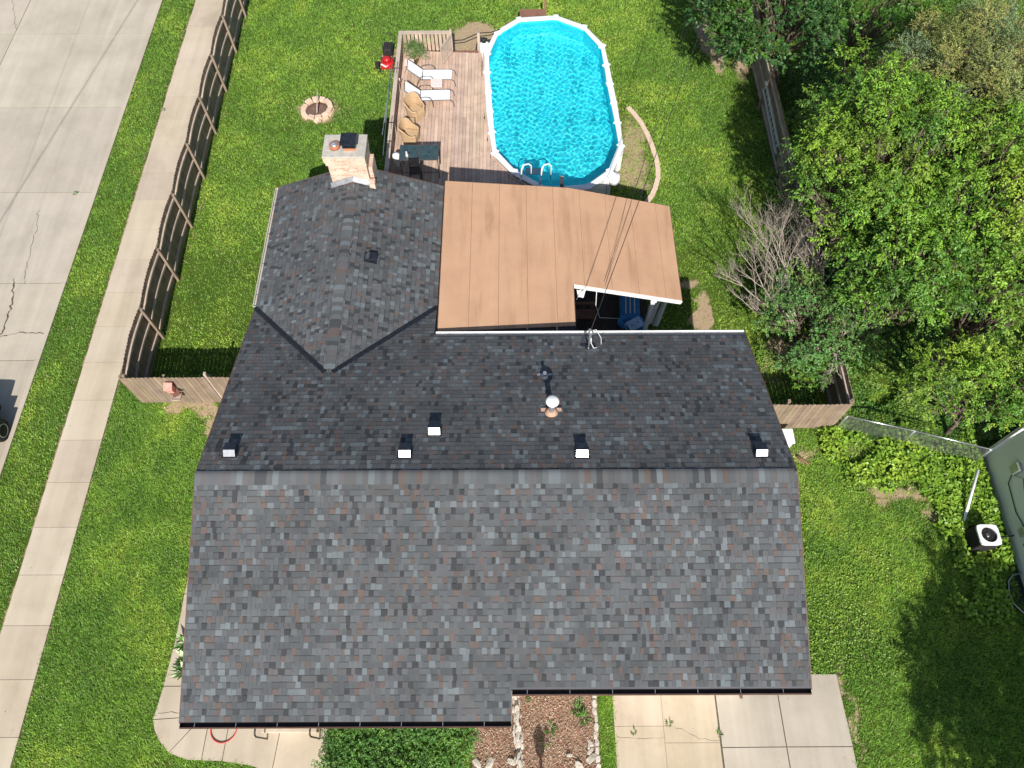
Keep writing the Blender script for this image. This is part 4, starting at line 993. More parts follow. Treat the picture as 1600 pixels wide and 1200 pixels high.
a = G(878, 285, 1.35); mb = MB(); mb.box(a.x-.09, a.x+.07, a.y-.12, a.y+.28, 1.36, 1.40); mb.box(a.x-.07, a.x+.05, a.y-.8, a.y-.12, 1.10, 1.40, (.2, .2, .2)); o = mb.build('towel_post', M['rail_wood'], base=(a.x, a.y-.4, 1.1)); tag(o, 'weathered timber post end sticking out over the near pool rim', 'timber post')
# filter
f_ = G(757, 66, .9); ft = thing('pool_filter', (f_.x, f_.y, 0), 'cream pool sand filter tank with black valve beside the pool', 'pool filter')
fx_, fy_ = -1.25, 28.75
ft.location = (fx_, fy_, 0); ORG[ft.name] = Vector((fx_, fy_, 0))
mb = MB(); mb.lathe((fx_, fy_, 0), [(.26, .15), (.30, .25), (.31, .5), (.30, .78), (.20, .92), (.09, .98)], 24); mb.build('tank', M['pvc'], ft)
mb = MB(); mb.lathe((fx_, fy_, .98), [(.10, 0), (.12, .08), (.09, .18), (.03, .2)], 16); mb.bar((fx_-.16, fy_+.05, 1.14), (fx_+.16, fy_-.03, 1.17), .05, .06); mb.tube([(fx_+.05, fy_, 1.05), (fx_+.35, fy_, 1.08)], .04, 8); mb.build('valve', M['rubber'], ft)
mb = MB(); mb.tube([(fx_-.1, fy_, 1.02), (fx_-.3, fy_-.05, .95), (fx_-.36, fy_-.2, .7), (fx_-.36, fy_-.3, .3), (fx_-.2, fy_-.2, .1)], .03, 8); mb.build('hose', M['rubber'], ft)
mb = MB(); mb.lathe((fx_, fy_, 0), [(.2, 0), (.22, .15)], 20); mb.build('base', M['rubber'], ft)
mb = MB(); a = G(748, 43, 1.8); mb.tube([(-2.52, 27.9, 1.7), (-2.1, 28.05, 1.62), (-1.45, 28.2, 1.83), (-.9, 28.7, 1.5), (-.4, 29.3, 1.25), (0, 30.0, .9)], .022, 8); o = mb.build('vacuum_hose', M['rubber'], base=(-1.4, 28.3, 1.6)); tag(o, 'dark ribbed hose draped over the gate post beside the pool', 'hose')
# brown steps behind
bs = thing('pool_steps', (.8, 30.9, 0), 'reddish brown timber steps behind the far end of the pool', 'steps')
for x0, x1, y0, y1, z in ((.35, 1.55, 30.35, 30.95, 1.0), (-.25, .33, 30.15, 30.6, .62)):
    mb = MB(); mb.box(x0, x1, y0, y1, z-.05, z); 
    mb.build('tread', M['brown_wood'], bs)
    for i in (x0+.05, x1-.05):
        for j in (y0+.05, y1-.05): mb = MB(); mb.box(i-.04, i+.04, j-.04, j+.04, 0, z-.052); mb.build('leg', M['brown_wood'], bs)
mb = MB(); mb.bar((1.5, 30.9, 0), (1.5, 30.98, 1.5), .09, .09, up=(0, 1, 0)); mb.build('hand_post', M['brown_wood'], bs)
mb = MB(); mb.box(4.16, 4.30, 24.55, 24.78, 0.95, 1.2); o = mb.build('pool_light_box', M['rubber'], base=(4.3, 24.6, 1.0)); tag(o, 'small black box on the outside right wall of the pool', 'electrical box')
# white skimmer / cover bundle at the near right end
mb = MB(); a = G(950, 278, .9); mb.lathe((3.95, 20.75, .75), [(.22, 0), (.24, .2), (.2, .38), (.02, .4)], 14); o = mb.build('skimmer', M['pvc'], base=(3.95, 20.75, .75)); tag(o, 'white plastic skimmer box on the near right corner of the pool', 'skimmer')
# curved brick edging to the right of the pool
EP = [(5.05, 25.6), (5.25, 25.25), (5.51, 24.67), (5.70, 24.0), (5.82, 23.4), (5.93, 22.7), (5.95, 22.1), (5.90, 21.6), (5.75, 21.1), (5.58, 20.7), (5.35, 20.35), (5.1, 20.0)]
def along(P, step):
    out = []; acc = 0; P = [Vector(p) for p in P]
    for a, b in zip(P, P[1:]):
        L = (b-a).length; d = (b-a)/L; t = acc
        while t < L: out.append((a+d*t, math.atan2(d.y, d.x))); t += step
        acc = t-L
    return out
eb = MB(); eb.box(-.115, .115, -.10, .10, -.05, .075, (.62, .47, .36)); eb0 = eb.build('edging_brick', M['stone_blk'], bevel=.008); EL = 'tan concrete edging block in the curved row on the lawn right of the pool'
tag(eb0, EL, 'edging block', 'curved edging blocks right of the pool')
for i, (q, a) in enumerate(along(EP, .245)):
    o = eb0 if i == 0 else copy_tree(eb0); o.location = (q.x, q.y, random.uniform(-.012, .006)); o.rotation_euler = (random.uniform(-.03, .03), random.uniform(-.03, .03), a+random.uniform(-.05, .05)); o['label'] = ordinal(i)+' tan edging block from the far end of the curved row right of the pool'
# fire pit
fc = G(496, 172, .05); fp = thing('fire_pit', (fc.x, fc.y, 0), 'round tan paver fire pit with ash and a leaning stick on the back lawn', 'fire pit')
mb = MB(); mb.lathe((fc.x, fc.y, 0), [(.52, .0), (.50, .035), (.3, .02), (.0005, .03)], 24, (.16, .10, .08)); mb.build('ash', M['dirt_fleck'], fp)
for ring, (rr, z, n) in enumerate(((.60, .0, 12), (.57, .11, 9))):
    for k in range(n):
        a = R_(250)+k*2*math.pi/12+(.1 if ring else 0)+random.uniform(-.05, .05)
        if ring == 0 and k in (0,): continue
        m_ = MB(); c_ = random.uniform(.85, 1.1); ca, sa = math.cos(a), math.sin(a); ctr = Vector((fc.x+rr*ca, fc.y+rr*sa, z)); 
        ta = Vector((-sa, ca, 0)); ra = Vector((ca, sa, 0)); V8 = [ctr+ta*i*(.145 if j > 0 else .12)+ra*j*.105+Vector((0, 0, h)) for h in (.0, .105) for j in (-1, 1) for i in (-1, 1)]
        m_.add(V8, [(0, 2, 3, 1), (4, 5, 7, 6), (0, 1, 5, 4), (2, 6, 7, 3), (0, 4, 6, 2), (1, 3, 7, 5)], (.66*c_, .49*c_, .36*c_)); m_.build('paver_block', M['stone_blk'], fp, bevel=.008)
m_ = MB(); m_.bar((fc.x-.02, fc.y-.75, .05), (fc.x+.14, fc.y-.62, .14), .2, .1, col=(.6, .45, .33)); o = m_.build('loose_paver', M['stone_blk'], base=(fc.x, fc.y-.7, 0), bevel=.01); tag(o, 'single tan paver lying loose on the house side of the fire pit', 'paver')
m_ = MB(); m_.tube([(fc.x+.02, fc.y-.25, .1), (fc.x+.05, fc.y+.2, .42), (fc.x+.10, fc.y+.42, .72)], [.03, .027, .02], 8); o = m_.build('stick', M['dead_bark'], base=(fc.x, fc.y, .1)); tag(o, 'grey stick standing at a slant out of the fire pit', 'stick')

# ---- lawn mower
mo = thing('lawn_mower', (-5.45, 28.6, 0), 'red push lawn mower with black grass bag parked against the deck railing', 'lawn mower', local=False)
mxp, myp = -5.60, 28.42
mb = MB(); mb.lathe((mxp, myp, .12), [(.30, 0), (.31, .08), (.24, .17), (.14, .2)], 22); mb.box(mxp-.27, mxp+.27, myp-.38, myp+.30, .14, .24); mb.build('deck_shell', M['red_paint'], mo, bevel=.03)
mb = MB(); mb.lathe((mxp, myp-.02, .30), [(.17, 0), (.18, .12), (.13, .2), (.03, .22)], 20); mb.build('engine_cover', M['red_paint'], mo)
for i in (-1, 1):
    for j in (-.36, .34):
        mb = MB(); mb.tube([(mxp+i*.27, myp+j, .10), (mxp+i*.34, myp+j, .10)], .10, 16, smooth=False); w_ = mb.build('wheel', M['rubber'], mo)
        mb = MB(); mb.tube([(mxp+i*.342, myp+j, .10), (mxp+i*.348, myp+j, .10)], .05, 12); mb.build('hub', M['galv'], w_)
mb = MB(); mb.box(mxp-.2, mxp+.2, myp+.42, myp+.98, .2, .55); mb.build('grass_bag', M['rubber'], mo, bevel=.06)
mb = MB(); mb.tube([(mxp-.2, myp+.35, .2), (mxp-.24, myp+.85, .75), (mxp-.22, myp+1.0, .95), (mxp+.22, myp+1.0, .95), (mxp+.24, myp+.85, .75), (mxp+.2, myp+.35, .2)], .014, 8); mb.build('handle', M['black'], mo)
mb = MB(); mb.bar((mxp-.26, myp-.18, .27), (mxp+.0, myp-.42, .31), .06, .03); mb.build('pull_strip', M['pvc'], mo)
mb = MB(); mb.box(mxp-.52, mxp-.34, myp-.32, myp-.05, .12, .34); mb.build('side_chute', M['rubber'], mo, bevel=.03)

# ================================================================== PATIO CONTENTS
a = G(985, 485, .35); ab = thing('air_lounge', (a.x, a.y, 0), 'blue inflatable pool lounge with white stripes stored under the patio roof', 'air mattress')
mb = MB(); rows = []
for u in np.linspace(0, 1, 15):
    rows.append([(a.x-.36+.72*v, a.y-.55+u*1.3, .16+.05*abs(math.sin(v*math.pi*4))+.35*u*u) for v in np.linspace(0, 1, 17)])
mb.grid(rows); mb.grid([[(q[0], q[1], q[2]-.12) for q in r] for r in rows], flip=True)
for e in (0, -1): mb.grid([rows[e], [(q[0], q[1], q[2]-.12) for q in rows[e]]], flip=(e == 0))
mb.build('mattress', M['blue_vinyl'], ab)
for v in (.28, .5, .72): mb = MB(); mb.bar((a.x-.36+.72*v, a.y-.1, .30), (a.x-.36+.72*v, a.y+.7, .62), .035, .01); mb.build('stripe', M['pvc'], ab)
mb = MB(); mb.tube([(a.x+.4*math.cos(t), a.y-.42+.22*math.sin(t), .2) for t in np.linspace(0, 2*math.pi, 17)], .11, 10); mb.build('pillow_roll', M['blue_vinyl'], ab)
a = G(992, 505, .45); cl_ = thing('cooler', (a.x, a.y, 0), 'blue cooler with pale blue lid beside the inflatable lounge', 'cooler', rz=R_(30), local=True)
mb = MB(); mb.box(-.27, .27, -.19, .19, .0, .36); mb.build('tub', M['blue_vinyl'], cl_, bevel=.04)
mb = MB(); mb.box(-.29, .29, -.21, .21, .362, .44); ll_ = mb.build('lid', M['lightblue'], cl_, bevel=.03)
for i in (-.12, .12): mb = MB(); mb.lathe((i, 0, .44), [(.035, 0), (.03, .006), (.0005, .006)], 12); mb.build('cup_recess', M['blue_vinyl'], ll_)
mb = MB(); mb.tube([(-.29, -.19, .34), (-.33, 0, .28), (-.29, .19, .34)], .012, 6); mb.build('handle', M['pvc'], cl_)
a = G(1018, 490, .6)
for i, (dx, dy, h) in enumerate(((0, 0, 1.5), (.22, -.1, 1.75))):
    mb = MB(); rows = []
    for u in np.linspace(0, 1, 9): rows.append([(a.x+dx+.13*math.cos(t)*(1-.45*u)+.12*u, a.y+dy+.10*math.sin(t)*(1-.45*u), .06+h*u) for t in np.linspace(0, 2*math.pi, 15)])
    mb.grid(rows, flip=True); mb.lathe((a.x+dx+.12, a.y+dy, .06+h), [(.06, 0), (.05, .06), (.0005, .1)], 12)
    o = mb.build('rolled_curtain', M['white_metal'], base=(a.x+dx, a.y+dy, 0)); tag(o, ('short pale grey rolled cover standing by the patio corner post', 'taller pale grey rolled cover leaning on the patio corner post')[i], 'rolled cover', 'rolled covers under the patio roof')
a = G(905, 470, .9)
mb = MB(); mb.box(a.x-.5, a.x+.6, a.y-.05, a.y+.05, .72, .78); bn = thing('bench', (a.x, a.y, 0), 'dark timber bench in the shade of the patio notch', 'bench')
mb.build('back_rail', M['brown_wood'], bn)
for k in range(4): mb = MB(); mb.box(a.x-.45+k*.3, a.x-.37+k*.3, a.y-.02, a.y+.02, .05, .72); mb.build('slat', M['brown_wood'], bn)
mb = MB(); mb.box(a.x-.5, a.x+.6, a.y-.45, a.y-.05, .40, .44); mb.build('seat', M['brown_wood'], bn)
for k in (-.45, .5): mb = MB(); mb.box(a.x+k-.03, a.x+k+.03, a.y-.42, a.y-.36, .03, .40); mb.build('leg', M['brown_wood'], bn)
a = G(933, 448, 3.25); b = G(968, 499, .4)
mb = MB(); mb.tube([(a.x, a.y-.03, 3.1), (a.x+.03, a.y-.15, 2.4), (a.x+.2, a.y-.3, 1.9), (b.x, b.y, .45)], .012, 6); o = mb.build('extension_cord', M['white_metal'], base=(a.x, a.y, 3)); tag(o, 'thin white cord hanging down from the white patio fascia', 'cord')
mb = MB(); rows = []
for u in np.linspace(0, 1, 7): rows.append([(2.02+v*.3+.05*math.sin(v*9+u*2), YN-.06-.04*math.sin(v*12), pz(2.0)-.2-u*.55*(1-v*.4)) for v in np.linspace(0, 1, 9)])
mb.grid(rows); o = mb.build('rag', M['white_cloth'], base=(2.1, YN, 3)); tag(o, 'white cloth hanging at the inner corner of the patio roof notch', 'cloth')

# ================================================================== FENCES
def fence(name, a, b, bays, side, label, zt=1.83, arch=.10, tilt=.05, cover='wood_gray', skip=(), pw=.14, seed=1, posts=True, ph=.02):
    """pickets on one face; rails and posts on the 'side' face (+1 = left of a->b)"""
    r = random.Random(seed); a, b = Vector((*a, 0)), Vector((*b, 0)); L = (b-a).length; d = (b-a)/L; n = Vector((-d.y, d.x, 0))*side
    t = thing(name, tuple((a+b)/2), label, 'fence'); bl = L/bays
    hgt = lambda k, u: zt+arch*math.sin(math.pi*u)-.03+tilt*(u-.5)
    for k in range(bays):
        pm_ = MB(); s = 0
        np_ = int(bl/pw); wv = bl/np_; wob = [r.uniform(-.012, .012) for _ in range(np_)]
        for i in range(np_):
            u = (i+.5)/np_; c = a+d*(k*bl+i*wv+wv/2); h = hgt(k, u)+wob[i]; q = r.uniform(.82, 1.12); col = (q, q*r.uniform(.96, 1.02), q*r.uniform(.92, 1.03))
            w2 = wv/2-.0032; th_ = .016; off = n*(r.uniform(-.003, .003)); bow = n*(-.015*math.sin(math.pi*u)); vs = []
            prof = [(-w2, .04), (w2, .04), (w2, h-.03), (w2-.03, h), (-w2+.03, h), (-w2, h-.03)]
            for e in (-1, 1):
                for x_, z_ in prof: vs.append(c+d*x_+n*(e*th_/2)+off+bow*(z_/2)+Vector((0, 0, z_)))
            m_ = 6; pm_.add(vs, [(0, 1, 2, 3, 4, 5), (11, 10, 9, 8, 7, 6)]+[(i_, 6+i_, 6+(i_+1) % 6, (i_+1) % 6) for i_ in range(6)], col)
        pm_.build('picket_panel', M[cover], t)
        for z in (.32, .98, 1.58):
            rm = MB(); N = 6; pts = [a+d*(k*bl+bl*i/N)+n*(.042-.012*math.sin(math.pi*i/N))+Vector((0, 0, z+(hgt(k, i/N)-zt)*.9)) for i in range(N+1)]
            for p0, p1 in zip(pts, pts[1:]): rm.bar(p0-d*.002, p1+d*.002, .060, .085)
            rm.build('rail', M['rail_wood'], t)
    if posts:
        for k in range(bays+1):
            if k in skip: continue
            c = a+d*(k*bl)+n*.12; q = MB(); q.bar(c, c+Vector((0, 0, zt+ph)), .09, .09, up=n); q.build('post', M[cover], t)
    return t
fence('wood_fence', (-12.72, 31.96), (-12.72, 11.56), 8, 1, 'weathered picket fence running along the pavement behind the lawn', tilt=-.12, arch=.12, seed=3)
fence('wood_fence', (-12.72, 36.9), (-12.72, 32.0), 2, 1, 'far end of the pavement fence beyond the long weathered run', tilt=-.12, arch=.12, seed=5)
f1 = fence('wood_fence', (-12.78, 11.50), (-9.97, 11.50), 2, 1, 'short brown picket fence from the pavement corner to the gate by the house', arch=.02, tilt=.03, seed=8, pw=.135, ph=-.12)
f2 = fence('gate_fence', (-9.90, 11.50), (-7.55, 11.50), 1, 1, 'brown picket gate between the short fence and the left house wall', arch=.01, tilt=-.05, seed=9, pw=.14, ph=-.14)
f2['category'] = 'gate'
fence('wood_fence', (6.7, 10.42), (10.68, 10.42), 2, 1, 'brown picket fence from the right house wall to the overgrown corner', arch=.01, tilt=.02, seed=12, pw=.14)
fence('wood_fence', (10.74, 10.5), (10.74, 33.1), 9, 1, 'dark picket fence under the trees along the right of the back lawn', arch=.0, tilt=.0, seed=14, skip=(1, 4, 5))
# things on the left front fence
rb = thing('birdhouse', (-11.15, 11.38, 1.35), 'faded red birdhouse fixed to the short picket fence by the gate', 'birdhouse'); c = G(266, 601, 1.45)
bx, by, bz = c.x, 11.40, 1.25
rb.location = (bx, by, bz); ORG[rb.name] = Vector((bx, by, bz))
RED = pm('faded_red_paint', (.62, .20, .16), (.72, .34, .28), 9, .7, .2, 60); RED.name = 'faded_red_paint'
mb = MB(); mb.box(bx-.10, bx+.10, by-.18, by, bz, bz+.26); mb.build('body', RED, rb)
mb = MB(); mb.add([(bx-.14, by-.24, bz+.25), (bx+.14, by-.24, bz+.25), (bx+.14, by+.0, bz+.37), (bx-.14, by+.0, bz+.37), (bx-.14, by-.24, bz+.27), (bx+.14, by-.24, bz+.27), (bx+.14, by+.0, bz+.39), (bx-.14, by+.0, bz+.39)], [(0, 3, 2, 1), (4, 5, 6, 7), (0, 1, 5, 4), (1, 2, 6, 5), (2, 3, 7, 6), (3, 0, 4, 7)]); mb.build('roof', RED, rb)
mb = MB(); mb.tube([(bx, by-.182, bz+.15), (bx, by-.186, bz+.15)], .03, 12); mb.build('entrance', M['black'], rb)
c = G(276, 612, 1.0); wf = thing('bird_feeder', (c.x, 11.38, .9), 'small wooden tray feeder on the short fence just right of the birdhouse', 'bird feeder')
bx, bz = c.x, .88; ORG[wf.name] = Vector((bx, 11.38, bz)); wf.location = (bx, 11.38, bz)
mb = MB(); mb.box(bx-.13, bx+.13, 11.14, 11.38, bz, bz+.02)
mb.build('tray', M['rail_wood'], wf)
for x0, x1, y0, y1 in ((-.13, .13, 11.13, 11.145), (-.145, -.13, 11.13, 11.38), (.13, .145, 11.13, 11.38)): mb = MB(); mb.box(bx+x0, bx+x1, y0, y1, bz, bz+.06); mb.build('tray_edge', M['rail_wood'], wf)
mb = MB(); mb.bar((bx, 11.37, bz+.3), (bx+.16, 11.12, bz+.34), .22, .02); mb.build('roof', M['brown_wood'], wf)
mb = MB(); c = G(306, 581, 1.9); mb.box(-9.98, -9.90, 11.52, 11.62, 0, 1.95); o = mb.build('gate_post', M['rail_wood'], base=(-9.94, 11.57, 0)); tag(o, 'stout post rising above the pickets at the gate opening', 'post')
# ladder on the right fence
c0, c1 = Vector((10.58, 25.7, .95)), Vector((10.58, 22.2, .75)); la = thing('ladder', (10.55, 24, .6), 'aluminium extension ladder hung sideways on the dark right fence', 'ladder')
for dz_ in (0, .38): mb = MB(); mb.bar(c0+Vector((0, 0, dz_)), c1+Vector((0, 0, dz_)), .05, .08); mb.build('side_rail', M['dull_alu'], la)
for k in range(11): q = c0.lerp(c1, (k+.6)/11.3); mb = MB(); mb.tube([q, q+Vector((0, 0, .38))], .018, 6); mb.build('rung', M['dull_alu'], la)
# chain-link fence
CL = [(10.72, 10.30), (12.75, 9.77), (14.98, 9.12)]
mm, t_, b_, tc_, geo_ = newmat('chain_link_mesh')
def chain_mesh(a, b, h):
    mb = MB(); a, b = Vector((*a, 0)), Vector((*b, 0)); L = (b-a).length; d = (b-a)/L; s = .075; k = 0; x = -h
    while x < L:
        for sg in (1, -1):
            p0 = [max(0, x), None]; u0, u1 = x, x+h
            lo, hi = max(0, u0), min(L, u1)
            if hi-lo > .02:
                z0, z1 = (lo-u0)+.05, (hi-u0)+.05
                if sg < 0: z0, z1 = h-(lo-u0)+.05, h-(hi-u0)+.05
                A = a+d*lo+Vector((0, 0, z0)); B_ = a+d*hi+Vector((0, 0, z1)); mb.bar(A, B_, .004, .004)
        x += s
    return mb
cf_ = thing('chain_link_fence', (12.7, 9.8, 0), 'galvanised chain link fence half swallowed by weeds near the neighbouring wall', 'chain link fence')
for p0, p1 in zip(CL, CL[1:]): 
    chain_mesh(p0, p1, 1.1).build('wire_mesh', M['galv'], cf_); mb = MB(); mb.tube([(*p0, 1.18), (*p1, 1.18)], .022, 8); mb.build('top_rail', M['silver'], cf_)
for p0 in CL: mb = MB(); mb.tube([(*p0, 0), (*p0, 1.22)], .03, 10); mb.build('post', M['silver'], cf_)
# white utility bin by the right wall
c = G(1231, 681, .62); ub = thing('utility_bin', (c.x-.1, c.y, 0), 'white plastic storage bin at the right house wall by the brown fence', 'storage bin')
mb = MB(); mb.box(c.x-.75, c.x+.18, c.y-.24, c.y+.24, .02, .55); mb.build('tub', M['pvc'], ub, bevel=.05)
mb = MB(); mb.box(c.x-.78, c.x+.21, c.y-.27, c.y+.27, .552, .63); mb.build('lid', M['pvc'], ub, bevel=.035)

# ================================================================== NEIGHBOUR HOUSE, AC UNIT
nh = thing('neighbour_house', (18, 4, 0), 'neighbouring house with pale sage lap siding at the right edge', 'house')
NX, NY0, NY1, NHT = 15.40, -8.0, 9.42, 3.0
sid = vcm('sage_lap_siding', .7, .3, .1, 60, .08)
mb = MB()
z = .25
while z < NHT:
    mb.add([(NX-.016, NY0, z), (NX-.016, NY1, z), (NX, NY1, z+.2), (NX, NY0, z+.2), (NX, NY0, z), (NX, NY1, z)], [(0, 1, 2, 3)[::-1], (4, 5, 1, 0)[::-1]], (.74, .78, .66))
    mb.add([(NX, NY1+.016, z), (25, NY1+.016, z), (25, NY1, z+.2), (NX, NY1, z+.2)], [(0, 1, 2, 3)[::-1]], (.74, .78, .66)); z += .2
mb.box(NX+.002, 25, NY0, NY1-.002, .0, NHT, (.74, .78, .66)); mb.build('wall', sid, nh)
mb = MB(); mb.box(NX-.03, NX+.06, NY1-.06, NY1+.03, .1, NHT); mb.build('corner_trim', M['white_metal'], nh)
mb = MB(); mb.tube([(NX-.06, NY1-.12, NHT-.1), (NX-.06, NY1-.12, .15), (NX-.25, NY1-.12, .06)], .045, 8); mb.build('downspout', M['white_metal'], nh)
mb = MB(); mb.add([(NX-.02, NY0, NHT-.05), (NX-.02, NY1+.05, NHT-.05), (20, NY1+.05, NHT+1.6), (20, NY0, NHT+1.6)], [(0, 3, 2, 1), (0, 1, 2, 3)], (.12, .11, .11))
mb.add([(25, NY0, NHT-.05), (25, NY1+.05, NHT-.05), (20, NY1+.05, NHT+1.6), (20, NY0, NHT+1.6)], [(0, 3, 2, 1), (0, 1, 2, 3)], (.12, .11, .11)); mb.build('roof', M['shingle'], nh)
for (py, z0_, h_, w_) in ((8.35, 1.3, .4, .28), (6.55, .75, .3, .25)):
    mb = MB(); mb.box(NX-.15, NX-.018, py-w_/2, py+w_/2, z0_, z0_+h_); mb.build('meter_box', M['galv'], nh, bevel=.02)
mb = MB(); mb.tube([(NX-.05, 8.35, 1.3), (NX-.05, 8.1, .9), (NX-.04, 7.2, .8), (NX-.05, 6.7, .95), (NX-.05, 6.55, .9)], .015, 6); mb.tube([(NX-.05, 8.2, 1.3), (NX-.04, 8.0, 1.6), (NX-.04, 6.4, 1.0), (NX-.04, 6.2, .6)], .01, 6); mb.build('wall_cable', M['rubber'], nh)
ac = thing('air_conditioner', (14.31, 6.49, 0), 'square grey air conditioner with round fan grille by the sage house wall', 'air conditioner'); ax, ay = 14.33, 6.5; aw = .31
mb = MB(); mb.box(ax-aw, ax+aw, ay-aw, ay+aw, .08, .74); mb.build('cabinet', M['rubber'], ac, bevel=.03)
mb = MB(); N = 24; ring = []
for k in range(N):
    a = 2*math.pi*k/N; m_ = max(abs(math.cos(a)), abs(math.sin(a))); sq = (aw+.01)/m_; sq = min(sq, (aw+.01)*1.28); ring.append((a, sq))
rows = [[(ax+r*math.cos(a), ay+r*math.sin(a), z) for a, r in ring+[ring[0]]] for (r_, z) in ()]
o_ = [(ax+s*math.cos(a), ay+s*math.sin(a)) for a, s in ring]; i_ = [(ax+.235*math.cos(a), ay+.235*math.sin(a)) for a, s in ring]
vs = [(x, y, .74) for x, y in o_]+[(x, y, .80) for x, y in o_]+[(x, y, .81) for x, y in i_]+[(x, y, .76) for x, y in i_]
mb.add(vs, [(k+j*N, (k+1) % N+j*N, (k+1) % N+(j+1)*N, k+(j+1)*N) for j in range(3) for k in range(N)]); mb.build('top_cover', M['pvc'], ac)
mb = MB()
for rr in np.arange(.06, .23, .03): mb.tube([(ax+rr*math.cos(a), ay+rr*math.sin(a), .79) for a in np.linspace(0, 2*math.pi, 21)], .0035, 5)
for a in np.linspace(0, 2*math.pi, 9)[:-1]: mb.tube([(ax, ay, .792), (ax+.235*math.cos(a), ay+.235*math.sin(a), .79)], .004, 5)
mb.build('fan_grille', M['black'], ac)
mb = MB()
for k in range(3):
    a = k*2.094; mb.add([(ax+.04*math.cos(a), ay+.04*math.sin(a), .70), (ax+.2*math.cos(a-.35), ay+.2*math.sin(a-.35), .67), (ax+.2*math.cos(a+.45), ay+.2*math.sin(a+.45), .73)], [(0, 1, 2), (2, 1, 0)])
mb.lathe((ax, ay, .69), [(.06, 0), (.06, .05), (.0005, .06)], 14); mb.build('fan_blade', M['galv'], ac)
mb = MB(); mb.tube([(ax+.3, ay, .3), (NX-.03, ay+.1, .35)], .02, 6); mb.build('refrigerant_line', M['rubber'], ac)
c = G(1594, 925, .1); ww = thing('window_well', (15.2, 4.9, 0), 'round dark metal window well against the sage house wall', 'window well')
mb = MB(); mb.tube([(15.38+.0, 4.3, .12), (15.05, 4.35, .12), (14.86, 4.6, .12), (14.82, 4.9, .12), (14.9, 5.25, .12), (15.1, 5.45, .12), (15.38, 5.5, .12)], .022, 8); mb.build('rim', M['galv'], ww)
mb = MB(); rows = [[(x, y, z) for x, y in ((15.38, 4.3), (15.05, 4.35), (14.86, 4.6), (14.82, 4.9), (14.9, 5.25), (15.1, 5.45), (15.38, 5.5))] for z in (.01, .12)]; mb.grid(rows); mb.build('wall', M['vent_dark'], ww)
mb = MB(); mb.add([(15.37, 4.31, .012), (15.05, 4.36, .012), (14.87, 4.6, .012), (14.83, 4.9, .012), (14.91, 5.24, .012), (15.1, 5.44, .012), (15.37, 5.49, .012)], [tuple(range(7)), tuple(range(6, -1, -1))]); mb.build('pit_floor', M['black'], ww)
a, b = G(1527, 735, .7), G(1505, 828, .25)
mb = MB(); mb.tube([(a.x, a.y, .75), (b.x, b.y, .12)], .045, 12); o = mb.build('drain_pipe', M['pvc'], base=(a.x, a.y, 0)); tag(o, 'long white plastic pipe lying on the weeds between the lawn and the sage wall', 'pipe')

# ================================================================== CAR (mostly outside the frame)
car = thing('parked_car', (-17.85, 9.5, 0), 'dark car parked at the kerb, only its wheel and shadow in view', 'car')
carm = pm('dark_car_paint', (.02, .025, .035), (.03, .035, .045), 2, .25, 0, 30, metal=.5, fineamt=.05)
cx0, cx1, cya, cyb = -18.9, -17.36, 6.9, 11.3
prof = [(cya, .30), (cya-.05, .6), (cya+.1, .78), (cya+1.0, .95), (cya+1.7, 1.40), (cya+2.9, 1.45), (cyb-.7, 1.05), (cyb-.1, 1.0), (cyb, .7), (cyb-.02, .30)]
mb = MB(); rows = []
for (y, z) in prof:
    k = .0 if z < 1.1 else .14; rows.append([(cx0+k, y, z), (cx0+k+.12, y, z+.03), ((cx0+cx1)/2, y, z+.05), (cx1-k-.12, y, z+.03), (cx1-k, y, z)])
mb.grid(rows)
for xi, sgn in ((0, 1), (4, -1)):
    poly_ = [rows[i][xi] for i in range(len(rows))]; mb.add(poly_, [tuple(range(len(poly_))), tuple(range(len(poly_)-1, -1, -1))])
mb.add([rows[0][0], rows[0][4], rows[-1][4], rows[-1][0]], [(0, 1, 2, 3)]); mb.build('body', carm, car)
for i, j, nm in ((3, 4, 'windscreen'), (5, 6, 'rear_window')):
    mb = MB(); mb.grid([[(q[0]+(.1 if n_ == 0 else -.1 if n_ == 4 else 0), q[1], q[2]+.006) for n_, q in enumerate(rows[i])], [(q[0]+(.1 if n_ == 0 else -.1 if n_ == 4 else 0), q[1], q[2]+.006) for n_, q in enumerate(rows[j])]]); mb.build(nm, M['glass_top'], car)
for sx in (1, -1):
    for y in (cya+.85, cyb-1.0): x = cx1+.12 if sx > 0 else cx0-.12; mb = MB(); mb.box(x-.14, x+.14, y-.5, y+.5, .80, .84); mb.build('fender', M['rubber'], car)
for x, s in ((cx1+.30, 1), (cx0-.30, -1)):
    for y in (cya+.85, cyb-1.0):
        mb = MB(); mb.lathe((0, 0, 0), [(.22, -.11), (.35, -.11), (.385, -.07), (.385, .07), (.35, .11), (.22, .11)], 28); mb.v = [(x+c_*s, y+a_, .385+b_) for a_, b_, c_ in mb.v]; w_ = mb.build('wheel', M['rubber'], car)
        mb = MB(); mb.lathe((0, 0, 0), [(.225, .06), (.235, .112), (.215, .122), (.205, .07), (.05, .05), (.045, .09), (.0005, .09)], 28); mb.v = [(x+c_*s, y+a_, .385+b_) for a_, b_, c_ in mb.v]; rm_ = mb.build('rim', M['galv'], w_)
        mb = MB()
        for k in range(10): a = k*math.pi/5; mb.bar((x+s*.095, y+.05*math.cos(a), .385+.05*math.sin(a)), (x+s*.10, y+.21*math.cos(a), .385+.21*math.sin(a)), .022, .02, up=(1, 0, 0))
        mb.build('spokes', M['galv'], w_)

